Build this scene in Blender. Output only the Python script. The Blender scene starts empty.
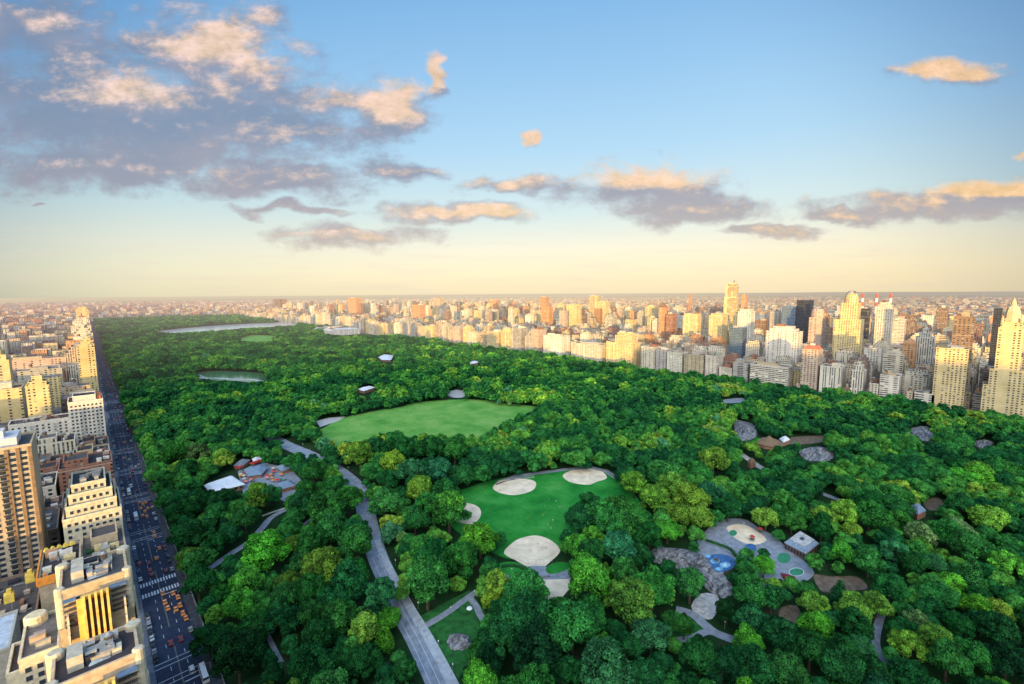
import bpy, math, random
import numpy as np
R = math.radians
C = bpy.context.scene.collection
sc = bpy.context.scene
rnd = random.Random(7)

# ------------------------------------------------------------------ camera geometry
F = 455.1; CH = 170.0
ROLL = math.atan(6.8/1024)
def derot(px, py):
    u = px-512; v = 342-py; c, s = math.cos(ROLL), math.sin(ROLL)
    return (u*c+v*s, -u*s+v*c)
_u0, _v0 = derot(85, 296.3)
PT = math.atan(_v0/F); YAW = math.atan(-_u0/(F*math.cos(PT)+_v0*math.sin(PT)))
cP, sP, cY, sY, cR, sR = math.cos(PT), math.sin(PT), math.cos(YAW), math.sin(YAW), math.cos(ROLL), math.sin(ROLL)
def ray(px, py):
    u, v = derot(px, py)
    f = F*cP+v*sP; z = -F*sP+v*cP
    return (u*cY+f*sY, -u*sY+f*cY, z)
def G(px, py, z=0.0):                      # a point of the photo -> the ground (or height z)
    a, b, c = ray(px, py); t = (z-CH)/c
    return (a*t, b*t)
def atX(px, py, X):
    a, b, c = ray(px, py); t = X/a
    return (X, b*t, CH+c*t)
def atY(px, py, Y):
    a, b, c = ray(px, py); t = Y/b
    return (a*t, Y, CH+c*t)
def proj(x, y, z):
    x = np.asarray(x, float); y = np.asarray(y, float); z = np.asarray(z, float)-CH
    r = x*cY-y*sY; f = x*sY+y*cY
    fc = f*cP-z*sP; up = f*sP+z*cP
    fc = np.where(np.abs(fc) < 1, 1, fc)
    u = F*r/fc; v = F*up/fc
    return (512+u*cR-v*sR, 342-(u*sR+v*cR), fc)

cam = bpy.data.cameras.new('camera'); co = bpy.data.objects.new('camera', cam); C.objects.link(co)
cam.sensor_width = 36; cam.lens = F/1024*36; cam.clip_end = 200000; cam.clip_start = 1
from mathutils import Matrix, Vector
right = Vector((cY, -sY, 0)); fwd = Vector((sY*cP, cY*cP, -sP)); up = right.cross(fwd)
r2 = right*cR - up*(-sR)*-1 if False else (right*cR - up*sR)
u2 = right*sR + up*cR
# horizon rises to the right: the camera is rolled clockwise
CAMR, CAMU, CAMF = r2.normalized(), u2.normalized(), fwd.normalized()
co.matrix_world = Matrix(((CAMR.x, CAMU.x, -CAMF.x, 0), (CAMR.y, CAMU.y, -CAMF.y, 0), (CAMR.z, CAMU.z, -CAMF.z, CH), (0, 0, 0, 1)))
sc.camera = co
sc.view_settings.view_transform = 'Standard'; sc.view_settings.look = 'None'; sc.view_settings.exposure = 0
sc.cycles.max_bounces = 2; sc.cycles.diffuse_bounces = 1; sc.cycles.glossy_bounces = 1; sc.cycles.transparent_max_bounces = 4
sc.cycles.caustics_reflective = False; sc.cycles.caustics_refractive = False

# ------------------------------------------------------------------ node helpers
class NT:
    def __init__(s, tree): s.t = tree; s.n = tree.nodes; s.l = tree.links
    def new(s, ty, **kw):
        n = s.n.new(ty)
        for k, v in kw.items(): setattr(n, k, v)
        return n
    def put(s, sock, v):
        if isinstance(v, bpy.types.NodeSocket): s.l.new(v, sock)
        elif v is not None:
            try: sock.default_value = v
            except Exception: sock.default_value = tuple(v)+(1.0,)
    def m(s, op, a, b=None, c=None, clamp=False):
        n = s.new('ShaderNodeMath', operation=op); n.use_clamp = clamp
        s.put(n.inputs[0], a); s.put(n.inputs[1], b); s.put(n.inputs[2], c)
        return n.outputs[0]
    def v(s, op, a, b=None):
        n = s.new('ShaderNodeVectorMath', operation=op); s.put(n.inputs[0], a); s.put(n.inputs[1], b)
        return n.outputs['Value'] if op in ('DOT_PRODUCT', 'LENGTH', 'DISTANCE') else n.outputs[0]
    def mix(s, f, a, b, mode='MIX'):
        n = s.new('ShaderNodeMix', data_type='RGBA', blend_type=mode)
        s.put(n.inputs[0], f); s.put(n.inputs[6], a if not isinstance(a, tuple) else tuple(a)[:3]+(1,)); s.put(n.inputs[7], b if not isinstance(b, tuple) else tuple(b)[:3]+(1,))
        return n.outputs[2]
    def noise(s, vec, scale, detail=3, rough=.5, dim='3D'):
        n = s.new('ShaderNodeTexNoise', noise_dimensions=dim); s.put(n.inputs['Vector'], vec)
        n.inputs['Scale'].default_value = scale; n.inputs['Detail'].default_value = detail; n.inputs['Roughness'].default_value = rough
        return n.outputs['Fac']
    def ramp(s, f, stops, interp='LINEAR'):
        n = s.new('ShaderNodeValToRGB'); s.put(n.inputs[0], f); cr = n.color_ramp; cr.interpolation = interp
        while len(cr.elements) < len(stops): cr.elements.new(0.5)
        for e, (p, c) in zip(cr.elements, stops):
            e.position = p; e.color = tuple(c)[:3]+(1,) if not isinstance(c, (int, float)) else (c, c, c, 1)
        return n.outputs[0]
    def mr(s, x, a, b, c=0, d=1, smooth=False):
        n = s.new('ShaderNodeMapRange'); n.interpolation_type = 'SMOOTHSTEP' if smooth else 'LINEAR'
        for i, q in enumerate((x, a, b, c, d)): s.put(n.inputs[i], q)
        return n.outputs[0]
    def xyz(s, vec):
        n = s.new('ShaderNodeSeparateXYZ'); s.put(n.inputs[0], vec); return n.outputs
    def comb(s, x, y, z):
        n = s.new('ShaderNodeCombineXYZ'); s.put(n.inputs[0], x); s.put(n.inputs[1], y); s.put(n.inputs[2], z); return n.outputs[0]

# distance haze painted as emission into each surface: every material ends in this
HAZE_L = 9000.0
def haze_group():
    g = bpy.data.node_groups.new('painted_haze', 'ShaderNodeTree')
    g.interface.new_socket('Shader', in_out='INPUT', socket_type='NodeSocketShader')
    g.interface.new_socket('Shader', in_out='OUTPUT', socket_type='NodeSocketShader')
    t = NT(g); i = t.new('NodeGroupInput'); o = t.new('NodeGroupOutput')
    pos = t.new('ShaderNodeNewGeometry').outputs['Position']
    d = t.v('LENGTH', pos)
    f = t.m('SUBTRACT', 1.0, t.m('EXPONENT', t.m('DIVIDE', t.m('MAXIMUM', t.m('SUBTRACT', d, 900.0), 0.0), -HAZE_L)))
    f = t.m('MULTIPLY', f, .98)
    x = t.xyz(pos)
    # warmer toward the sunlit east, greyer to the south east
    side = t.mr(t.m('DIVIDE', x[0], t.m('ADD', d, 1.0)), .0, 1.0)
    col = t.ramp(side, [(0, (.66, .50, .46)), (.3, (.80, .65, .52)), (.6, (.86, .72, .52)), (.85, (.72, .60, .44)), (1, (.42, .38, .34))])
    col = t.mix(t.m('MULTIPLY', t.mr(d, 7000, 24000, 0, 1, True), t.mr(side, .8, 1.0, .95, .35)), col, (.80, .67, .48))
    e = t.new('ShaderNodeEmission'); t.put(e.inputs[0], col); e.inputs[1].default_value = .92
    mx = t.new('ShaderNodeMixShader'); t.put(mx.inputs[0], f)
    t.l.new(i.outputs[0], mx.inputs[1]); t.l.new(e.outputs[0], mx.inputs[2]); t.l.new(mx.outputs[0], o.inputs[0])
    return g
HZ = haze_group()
def mat(name, fn, rough=.85, spec=.3):
    m = bpy.data.materials.new(name); m.use_nodes = True; t = NT(m.node_tree); t.n.clear()
    out = t.new('ShaderNodeOutputMaterial'); b = t.new('ShaderNodeBsdfPrincipled')
    b.inputs['Roughness'].default_value = rough; b.inputs['Specular IOR Level'].default_value = spec
    r = fn(t, b)
    if r is not None: t.put(b.inputs['Base Color'], r if not isinstance(r, tuple) else tuple(r)[:3]+(1,))
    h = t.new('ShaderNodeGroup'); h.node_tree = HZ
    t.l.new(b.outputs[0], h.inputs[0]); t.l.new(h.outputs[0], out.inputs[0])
    return m
def pos(t): return t.new('ShaderNodeNewGeometry').outputs['Position']
def simple(name, c, var=.25, scale=.6, rough=.85, spec=.3, metal=0):
    def f(t, b):
        b.inputs['Metallic'].default_value = metal
        n = t.noise(pos(t), scale, 4)
        k = t.mr(n, .3, .7, 1-var, 1+var)
        return t.mix(1.0, c, t.comb(k, k, k), 'MULTIPLY')
    return mat(name, f, rough, spec)
def objcol(name, rough=.5, spec=.5, var=.12):
    def f(t, b):
        k = t.mr(t.noise(pos(t), 1.3, 3), .3, .7, 1-var, 1+var)
        return t.mix(1.0, t.new('ShaderNodeObjectInfo').outputs['Color'], t.comb(k, k, k), 'MULTIPLY')
    return mat(name, f, rough, spec)

# ------------------------------------------------------------------ materials
M = {}
def f_leaf(t, b):
    oi = t.new('ShaderNodeObjectInfo')
    at = t.new('ShaderNodeAttribute', attribute_name='leaf').outputs['Fac']
    n = t.noise(pos(t), .35, 3)
    k = t.m('MULTIPLY', t.mr(at, 0, 1, .15, 2.35), t.mr(n, .3, .7, .7, 1.3))  # wide tone range puts highlight and shadow contrast into the leaves
    c = t.mix(1.0, oi.outputs['Color'], t.comb(k, k, k), 'MULTIPLY')
    y = t.m('MULTIPLY', t.mr(at, .5, .95, 0, 1), .55)  # warm tint painted on the brightest leaves as highlights
    return t.mix(y, c, t.mix(1.0, c, (1.7, 1.25, .8), 'MULTIPLY'))
M['leaf'] = mat('leaf', f_leaf, .75, .06)
def f_leafw(t, b):
    oi = t.new('ShaderNodeObjectInfo')
    at = t.new('ShaderNodeAttribute', attribute_name='leaf').outputs['Fac']
    big = t.noise(oi.outputs['Location'], .011, 4, .6)
    rr = t.m('ADD', t.m('MULTIPLY', oi.outputs['Random'], .6), t.mr(big, .38, .62, -.14, .46), clamp=True)
    c = t.ramp(rr, [(0, (.006, .052, .020)), (.25, (.012, .092, .026)), (.45, (.026, .148, .030)), (.65, (.052, .21, .032)), (.84, (.11, .28, .034)), (.95, (.21, .31, .035)), (1, (.05, .19, .08))])
    n = t.noise(pos(t), .3, 2)
    k = t.m('MULTIPLY', t.mr(at, 0, 1, .15, 2.35), t.mr(n, .3, .7, .7, 1.3))  # highlight and shadow contrast put into the leaf tone here too
    return t.mix(1.0, c, t.comb(k, k, k), 'MULTIPLY')
M['leafw'] = mat('woodland leaf', f_leafw, .75, .06)
M['bark'] = simple('bark', (.075, .055, .04), .4, 2)
def f_facade(t, b):
    g = t.new('ShaderNodeNewGeometry'); P_ = g.outputs['Position']; N_ = t.xyz(g.outputs['True Normal']); X = t.xyz(P_)
    col = t.new('ShaderNodeAttribute', attribute_name='Col')
    ax = t.m('GREATER_THAN', t.m('ABSOLUTE', N_[1]), .5)
    u = t.m('ADD', t.m('MULTIPLY', X[0], ax), t.m('MULTIPLY', X[1], t.m('SUBTRACT', 1.0, ax)))
    w = col.outputs['Alpha']                                   # bay width of this building, 0..1
    bay = t.mr(w, 0, 1, 3.0, 5.6)
    cu = t.m('DIVIDE', u, bay); cz = t.m('DIVIDE', X[2], 3.3)
    fu = t.m('FRACT', cu); fz = t.m('FRACT', cz)
    cell = t.comb(t.m('FLOOR', cu), t.m('FLOOR', cz), t.m('MULTIPLY', ax, 7.3))
    wn = t.new('ShaderNodeTexWhiteNoise', noise_dimensions='3D'); t.put(wn.inputs['Vector'], cell)
    h1 = t.m('MULTIPLY', t.m('GREATER_THAN', fu, .28), t.m('LESS_THAN', fu, .74))
    h2 = t.m('MULTIPLY', t.m('GREATER_THAN', fz, .28), t.m('LESS_THAN', fz, .78))
    h1 = t.m('MAXIMUM', h1, t.m('MULTIPLY', t.m('GREATER_THAN', w, .82), .85)); h2 = t.m('MAXIMUM', h2, t.m('MULTIPLY', t.m('LESS_THAN', w, .16), .8))
    win = t.m('MULTIPLY', h1, h2)
    colnoise = t.new('ShaderNodeTexWhiteNoise', noise_dimensions='1D'); t.put(colnoise.inputs['W'], t.m('FLOOR', cu))
    blank = t.m('GREATER_THAN', colnoise.outputs['Value'], .14)
    win = t.m('MULTIPLY', win, blank)
    wall = t.m('LESS_THAN', t.m('ABSOLUTE', N_[2]), .5)
    win = t.m('MULTIPLY', win, wall)
    win = t.m('MULTIPLY', win, t.m('GREATER_THAN', wn.outputs['Value'], .06))
    glass = t.ramp(wn.outputs['Value'], [(0, (.02, .022, .028)), (.55, (.045, .05, .06)), (.8, (.12, .13, .14)), (1, (.42, .38, .3))])
    n1 = t.noise(P_, .06, 4, .6); n2 = t.noise(P_, .8, 3)
    k = t.m('MULTIPLY', t.mr(n1, .3, .7, .8, 1.15), t.mr(n2, .3, .7, .88, 1.1))
    wc = t.mix(1.0, col.outputs['Color'], t.comb(k, k, k), 'MULTIPLY')
    belt = t.m('LESS_THAN', t.m('FRACT', t.m('DIVIDE', X[2], 16.5)), .05)
    wc = t.mix(t.m('MULTIPLY', belt, .4), wc, (.6, .56, .48))
    # roofs: tar, gravel, pavers
    rn = t.new('ShaderNodeTexVoronoi'); t.put(rn.inputs['Vector'], P_); rn.inputs['Scale'].default_value = .07
    rc = t.ramp(t.xyz(rn.outputs['Color'])[0], [(0, (.05, .05, .055)), (.35, (.13, .12, .12)), (.6, (.25, .22, .2)), (.8, (.3, .17, .12)), (1, (.42, .4, .38))])
    rc = t.mix(t.mr(t.noise(P_, .5, 4), .35, .65), rc, t.mix(.5, rc, (.05, .05, .06)))
    c = t.mix(wall, rc, wc)
    c = t.mix(win, c, glass)
    t.put(b.inputs['Roughness'], t.mr(win, 0, 1, .85, .22))
    return c
M['facade'] = mat('facade', f_facade, .8, .35)
def f_curtain(t, b):
    g = t.new('ShaderNodeNewGeometry'); X = t.xyz(g.outputs['Position']); N_ = t.xyz(g.outputs['True Normal'])
    col = t.new('ShaderNodeAttribute', attribute_name='Col')
    u = t.m('ADD', X[0], X[1])
    fu = t.m('FRACT', t.m('DIVIDE', u, 1.9)); fz = t.m('FRACT', t.m('DIVIDE', X[2], 3.6))
    win = t.m('MULTIPLY', t.m('GREATER_THAN', fu, .15), t.m('GREATER_THAN', fz, .22))
    wn = t.new('ShaderNodeTexWhiteNoise'); t.put(wn.inputs['Vector'], t.comb(t.m('FLOOR', t.m('DIVIDE', u, 1.9)), t.m('FLOOR', t.m('DIVIDE', X[2], 3.6)), 1.0))
    k = t.mr(wn.outputs['Value'], 0, 1, .5, 1.4)
    t.put(b.inputs['Roughness'], t.mr(win, 0, 1, .6, .12))
    b.inputs['Specular IOR Level'].default_value = .8
    return t.mix(win, col.outputs['Color'], t.mix(1.0, t.mix(.6, col.outputs['Color'], (.02, .03, .05)), t.comb(k, k, k), 'MULTIPLY'))
M['curtain'] = mat('curtain wall', f_curtain, .2, .8)
def f_plain(t, b):
    col = t.new('ShaderNodeAttribute', attribute_name='Col'); k = t.mr(t.noise(pos(t), .5, 4), .3, .7, .75, 1.2)
    return t.mix(1.0, col.outputs['Color'], t.comb(k, k, k), 'MULTIPLY')
M['plain'] = mat('painted masonry', f_plain, .85, .25)
M['paint'] = objcol('car paint', .35, .5)
M['cloth'] = objcol('cloth', .9, .1)
M['glass'] = mat('dark glass', lambda t, b: (.03, .04, .055), .15, .6)
M['tyre'] = simple('tyre', (.02, .02, .02))
M['frame'] = simple('window frame', (.5, .48, .42), .15)
M['wood'] = simple('weathered wood', (.2, .13, .08), .3)
M['metal'] = simple('grey metal', (.3, .31, .32), .2, 1, .5, .5, .3)
M['white'] = simple('white roof', (.72, .74, .78), .1, .3)
M['slate'] = simple('blue grey roof', (.2, .27, .36), .25, .8)
M['red'] = simple('red awning', (.42, .04, .035), .15)
M['brick'] = simple('brick', (.33, .17, .11), .3, 2)
def f_asphalt(t, b):
    n = t.noise(pos(t), .35, 5, .6); n2 = t.noise(pos(t), .03, 3)
    return t.ramp(t.m('ADD', t.m('MULTIPLY', n, .6), t.m('MULTIPLY', n2, .4)), [(.3, (.014, .022, .045)), (.5, (.022, .033, .066)), (.7, (.04, .055, .095))])
M['asphalt'] = mat('asphalt', f_asphalt, .75, .35)
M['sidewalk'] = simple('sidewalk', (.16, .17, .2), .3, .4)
M['sidewalk2'] = simple('shaded sidewalk', (.06, .065, .08), .3, .4)  # darker sidewalk copy, tree shade put into its colour
M['line2'] = simple('worn centre line', (.22, .2, .16), .3, 2)
M['drive'] = simple('drive asphalt', (.26, .30, .36), .25, .25)
M['drive2'] = simple('light lane', (.42, .46, .50), .25, .3)
M['path'] = simple('path paving', (.25, .28, .33), .25, .3)
M['line'] = simple('road paint', (.65, .68, .72), .2, 2)
M['sand'] = simple('infield clay', (.80, .66, .48), .2, .12)
M['earth'] = simple('bare earth', (.17, .125, .09), .4, .3)
M['gravel'] = simple('pale gravel', (.46, .45, .44), .35, .4)
def f_lawn(t, b):
    n = t.noise(pos(t), .04, 5, .6); n2 = t.noise(pos(t), .9, 3)
    st_ = t.new('ShaderNodeTexWave'); t.put(st_.inputs['Vector'], pos(t)); st_.inputs['Scale'].default_value = .055; st_.inputs['Distortion'].default_value = 1.5; n = t.m('ADD', n, t.mr(st_.outputs['Fac'], 0, 1, -.012, .012))
    c = t.ramp(n, [(.3, (.012, .15, .022)), (.45, (.020, .22, .030)), (.58, (.04, .28, .045)), (.75, (.10, .33, .07))])
    k = t.mr(n2, .3, .7, .85, 1.15); return t.mix(1.0, c, t.comb(k, k, k), 'MULTIPLY')
M['lawn'] = mat('lawn', f_lawn, .9, .1)
def f_meadow(t, b):
    n = t.noise(pos(t), .03, 5, .65); n2 = t.noise(pos(t), .6, 3)
    c = t.ramp(n, [(.3, (.07, .25, .04)), (.45, (.12, .33, .06)), (.58, (.18, .38, .08)), (.75, (.28, .40, .13))])
    k = t.mr(n2, .3, .7, .88, 1.12); return t.mix(1.0, c, t.comb(k, k, k), 'MULTIPLY')
M['grass'] = simple('shaded grass', (.018, .12, .022), .5, .25)  # darker than the lawn: tree shade put into the colour
M['meadow'] = mat('meadow', f_meadow, .9, .1)
def f_floor(t, b):
    n = t.noise(pos(t), .06, 6, .65)
    return t.ramp(n, [(.3, (.008, .022, .007)), (.5, (.012, .045, .012)), (.62, (.03, .045, .02)), (.75, (.07, .06, .04))])  # dark tones take in the ambient shade between the trees
M['floor'] = mat('woodland floor', f_floor, .95, .1)
def f_city(t, b):
    p = pos(t); v = t.new('ShaderNodeTexVoronoi'); t.put(v.inputs['Vector'], p); v.inputs['Scale'].default_value = .018
    c = t.ramp(t.xyz(v.outputs['Color'])[0], [(0, (.06, .07, .05)), (.3, (.12, .11, .1)), (.5, (.3, .2, .15)), (.7, (.4, .3, .24)), (.85, (.05, .09, .04)), (1, (.5, .45, .4))])
    big = t.mr(t.noise(p, .0004, 5, .65), .42, .6)
    return t.mix(t.m('MULTIPLY', big, .75), c, (.05, .075, .05))
M['city'] = mat('city ground', f_city, .95, .1)
def f_water(t, b):
    b.inputs['Specular IOR Level'].default_value = .9
    return t.mix(t.mr(t.noise(pos(t), .02, 4), .3, .7), (.32, .42, .45), (.5, .55, .55))
M['water'] = mat('water', f_water, .18, .9)
M['lake'] = mat('lake water', lambda t, b: (.05, .17, .08), .15, .8)
def f_rock(t, b):
    P_ = pos(t); mp = t.new('ShaderNodeMapping'); t.put(mp.inputs[0], P_); mp.inputs['Rotation'].default_value = (0, 0, .5); mp.inputs['Scale'].default_value = (.25, 1.0, .8)
    n = t.noise(mp.outputs[0], .55, 7, .75)
    return t.ramp(n, [(.38, (.045, .05, .055)), (.47, (.15, .155, .17)), (.56, (.27, .275, .29)), (.72, (.40, .40, .41))])
M['rock'] = mat('schist rock', f_rock, .85, .25)
M['blue'] = simple('blue play surface', (.05, .14, .32), .35, .35)
M['pale_blue'] = simple('pale blue play surface', (.22, .5, .72), .4, .6)
M['green_pad'] = simple('green play surface', (.04, .24, .13), .2, .4)
M['hedge'] = simple('hedge', (.015, .09, .02), .5, 1.5)
M['flower'] = simple('red shrub leaf', (.22, .025, .05), .5, 1.5)

# ------------------------------------------------------------------ mesh builder
class MB:
    def __init__(s): s.V = []; s.Fc = []; s.mi = []; s.col = []; s.c = (.5, .5, .5, .3); s.k = 0
    def poly(s, pts):
        i = len(s.V); s.V += pts; s.Fc.append(tuple(range(i, i+len(pts)))); s.mi.append(s.k); s.col.append(s.c)
    def quad(s, idx): s.Fc.append(idx); s.mi.append(s.k); s.col.append(s.c)
    def box(s, x0, x1, y0, y1, z0, z1, bottom=False):
        i = len(s.V)
        s.V += [(x0, y0, z0), (x1, y0, z0), (x1, y1, z0), (x0, y1, z0), (x0, y0, z1), (x1, y0, z1), (x1, y1, z1), (x0, y1, z1)]
        f = [(4, 5, 6, 7), (0, 1, 5, 4), (1, 2, 6, 5), (2, 3, 7, 6), (3, 0, 4, 7)]
        if bottom: f.append((3, 2, 1, 0))
        for q in f: s.quad(tuple(i+k for k in q))
        return s
    def obox(s, cx, cy, z0, z1, lx, ly, a=0, taper=1):
        ca, sa = math.cos(a), math.sin(a); i = len(s.V)
        for z, k in ((z0, 1), (z1, taper)):
            for dx, dy in ((-1, -1), (1, -1), (1, 1), (-1, 1)):
                x, y = dx*lx/2*k, dy*ly/2*k; s.V.append((cx+x*ca-y*sa, cy+x*sa+y*ca, z))
        for q in [(4, 5, 6, 7), (0, 1, 5, 4), (1, 2, 6, 5), (2, 3, 7, 6), (3, 0, 4, 7), (3, 2, 1, 0)]: s.quad(tuple(i+k for k in q))
        return s
    def lathe(s, cx, cy, prof, n=10):
        i = len(s.V)
        for r, z in prof:
            for k in range(n): a = 2*math.pi*k/n; s.V.append((cx+r*math.cos(a), cy+r*math.sin(a), z))
        for j in range(len(prof)-1):
            for k in range(n): k2 = (k+1) % n; s.quad((i+j*n+k, i+j*n+k2, i+(j+1)*n+k2, i+(j+1)*n+k))
        s.quad(tuple(i+(len(prof)-1)*n+k for k in range(n)))
        return s
    def tube(s, p, q, r0, r1, n=6):
        p, q = Vector(p), Vector(q); d = (q-p).normalized(); a = d.orthogonal().normalized(); b = d.cross(a); i = len(s.V)
        for c, r in ((p, r0), (q, r1)):
            for k in range(n): t = 2*math.pi*k/n; s.V.append(tuple(c+a*r*math.cos(t)+b*r*math.sin(t)))
        for k in range(n): k2 = (k+1) % n; s.quad((i+k, i+k2, i+n+k2, i+n+k))
        s.quad(tuple(i+n+k for k in range(n)))
        return s
    def prism(s, pts, z0, z1):
        i = len(s.V); n = len(pts)
        s.V += [(x, y, z0) for x, y in pts]+[(x, y, z1) for x, y in pts]
        for k in range(n): k2 = (k+1) % n; s.quad((i+k, i+k2, i+n+k2, i+n+k))
        s.quad(tuple(i+n+k for k in range(n)))
        return s
    def mesh(s, name, mats, o=(0, 0, 0), smooth=False):
        me = bpy.data.meshes.new(name)
        me.from_pydata([(x-o[0], y-o[1], z-o[2]) for x, y, z in s.V], [], s.Fc)
        for m_ in mats: me.materials.append(m_)
        me.polygons.foreach_set('material_index', s.mi)
        at = me.color_attributes.new('Col', 'FLOAT_COLOR', 'CORNER')
        ln = np.array([len(f) for f in s.Fc]); cc = np.repeat(np.array(s.col, dtype=np.float32), ln, axis=0)
        at.data.foreach_set('color', cc.ravel())
        if smooth: me.polygons.foreach_set('use_smooth', [True]*len(s.Fc))
        me.update(); return me
    def build(s, name, mats, parent=None, o=(0, 0, 0), smooth=False):
        me = s.mesh(name, mats, o, smooth); ob = bpy.data.objects.new(name, me); C.objects.link(ob)
        if parent: ob.parent = parent
        else: ob.location = o
        return ob
def tag(o, label=None, cat=None, group=None, kind=None):
    if label: o['label'] = label
    if cat: o['category'] = cat
    if group: o['group'] = group
    if kind: o['kind'] = kind
    return o
def empty(name, loc, label=None, cat=None, group=None, rz=0):
    o = bpy.data.objects.new(name, None); C.objects.link(o); o.location = loc; o.rotation_euler = (0, 0, rz); o.empty_display_size = .5
    return tag(o, label, cat, group)
def children_of(): 
    d = {}
    for o in C.objects:
        if o.parent: d.setdefault(o.parent.name, []).append(o)
    return d
def copy_tree(o, kids, parent=None):
    c = o.copy(); C.objects.link(c)
    if parent: c.parent = parent
    for ch in kids.get(o.name, []): copy_tree(ch, kids, c)
    return c
ORD = ['nearest', 'second', 'third', 'fourth', 'fifth', 'sixth', 'seventh', 'eighth', 'ninth', 'tenth', 'eleventh', 'twelfth', 'thirteenth', 'fourteenth', 'fifteenth', 'sixteenth', 'seventeenth', 'eighteenth', 'nineteenth', 'twentieth']
TENS = ['', '', 'twenty', 'thirty', 'forty', 'fifty', 'sixty', 'seventy', 'eighty', 'ninety']
def ordw(i):
    if i < 20: return ORD[i]
    n = i+1
    if n >= 100: return 'hundred and '+ordw(n-101) if n > 100 else 'hundredth'
    if n % 10 == 0: return TENS[n//10][:-1]+'ieth'
    return TENS[n//10]+' '+(['first']+ORD[1:])[n % 10-1]

# ------------------------------------------------------------------ polygons (from the photo, put on the ground)
def GP(pts, z=0): return [G(x, y, z) for x, y in pts]
def grow(pts, k):
    cx = sum(p[0] for p in pts)/len(pts); cy = sum(p[1] for p in pts)/len(pts)
    return [(cx+(x-cx)*k, cy+(y-cy)*k) for x, y in pts]
def spline(pts, n=6, closed=True):
    out = []; N = len(pts)
    for i in range(N if closed else N-1):
        p0, p1, p2, p3 = [pts[(i+k) % N] if closed else pts[min(max(i+k, 0), N-1)] for k in (-1, 0, 1, 2)]
        for j in range(n):
            t = j/n; out.append(tuple(.5*((2*p1[d])+(-p0[d]+p2[d])*t+(2*p0[d]-5*p1[d]+4*p2[d]-p3[d])*t*t+(-p0[d]+3*p1[d]-3*p2[d]+p3[d])*t**3) for d in (0, 1)))
    if not closed: out.append(tuple(pts[-1]))
    return out
def inpoly(x, y, poly):
    x = np.asarray(x, float); y = np.asarray(y, float); r = np.zeros(x.shape, bool); n = len(poly)
    for i in range(n):
        x1, y1 = poly[i]; x2, y2 = poly[(i+1) % n]
        c = ((y1 > y) != (y2 > y)); 
        with np.errstate(divide='ignore', invalid='ignore'): xi = (x2-x1)*(y-y1)/((y2-y1) or 1e-9)+x1
        r ^= c & (x < xi)
    return r
import mathutils.geometry as mg
def sheet(name, pts, z, m, label=None, cat=None):
    tri = mg.tessellate_polygon([[Vector((x, y, 0)) for x, y in pts]])
    me = bpy.data.meshes.new(name); V = [(x, y, z) for x, y in pts]; Fs = []
    for a, b_, c in tri:
        (x1, y1), (x2, y2), (x3, y3) = pts[a], pts[b_], pts[c]
        Fs.append((a, b_, c) if (x2-x1)*(y3-y1)-(x3-x1)*(y2-y1) > 0 else (a, c, b_))
    me.from_pydata(V, [], Fs); me.materials.append(m); me.update()
    o = bpy.data.objects.new(name, me); C.objects.link(o); return tag(o, label, cat, None, 'structure')
def strip(name, line, widths, z, m):
    pts = spline(line, 5, False); n = len(pts); L = []; Rr = []
    for i, p in enumerate(pts):
        a = pts[max(i-1, 0)]; b_ = pts[min(i+1, n-1)]; dx, dy = b_[0]-a[0], b_[1]-a[1]; l = math.hypot(dx, dy) or 1
        w = widths[0]+(widths[1]-widths[0])*i/(n-1); L.append((p[0]-dy/l*w/2, p[1]+dx/l*w/2)); Rr.append((p[0]+dy/l*w/2, p[1]-dx/l*w/2))
    mb = MB(); mb.V = [(x, y, z) for x, y in L]+[(x, y, z) for x, y in Rr]
    for i in range(n-1): mb.quad((i, n+i, n+i+1, i+1))
    return tag(mb.build(name, [m]), None, None, None, 'structure')

PW = 31.5; PE = 858.0; PN = 4280.0; PS = -140.0     # the park's four sides
IMG = {}     # visible clearings, in photo points: no tree may stand in them or hide them
IMG['meadow'] = [(321,434),(330,426),(347,418),(378,411),(401,408),(415,404),(445,401),(482,401),(500,406),(534,408),(522,415),(508,420),(490,430),(468,436),(442,437),(420,433),(403,436),(385,432),(364,439),(338,445)]
IMG['beige'] = [(316,421),(330,417.5),(346,416.5),(338,421),(320,427)]
IMG['ball'] = [(449,497),(470,490),(492,482),(534,475),(563,471),(606,472),(620,486),(630,503),(606,500),(589,498),(574,504),(564,515),(563,530),(556,540),(540,536),(521,537),(506,535),(490,526),(473,523),(468,505)]
IMG['infield'] = [(505,552),(512,543),(521,538),(537,535.5),(552,541),(560,551),(550,562),(543,567),(529,567),(515,560)]
IMG['plaza'] = [(500,574),(529,567),(544,567),(567,571),(569,582),(566,588),(555,595),(546,587),(530,580),(513,580)]
IMG['drive1'] = [(280,439),(292,440),(324,454),(318,458),(300,452),(287,457)]
IMG['drive2'] = [(338,467),(345,464),(355,474),(363,486),(357,491),(350,482)]
IMG['drive3'] = [(363,500),(369,505),(378,538),(382,555),(397,578),(373,576),(372,545),(365,522)]
IMG['drive4'] = [(400,606),(408,612),(422,630),(461,684),(440,700),(418,668),(404,628)]
IMG['path1'] = [(425,624),(445,612),(468,596),(474,600),(484,616),(478,620),(468,604),(446,620),(426,628)]
IMG['lawn2'] = [(425,632),(446,622),(468,606),(474,616),(470,640),(455,652),(440,650)]
IMG['splash'] = [(703,556),(712,553),(725,555),(735,566),(736,575),(722,573),(708,565)]
IMG['pgsand'] = [(700,543),(715,530),(725,524),(738,524),(752,530),(768,540),(776,548),(765,548),(735,545),(729,557),(712,552)]
IMG['pgpads'] = [(773,570),(780,550),(795,552),(811,571),(803,580),(784,576),(777,580)]
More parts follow.
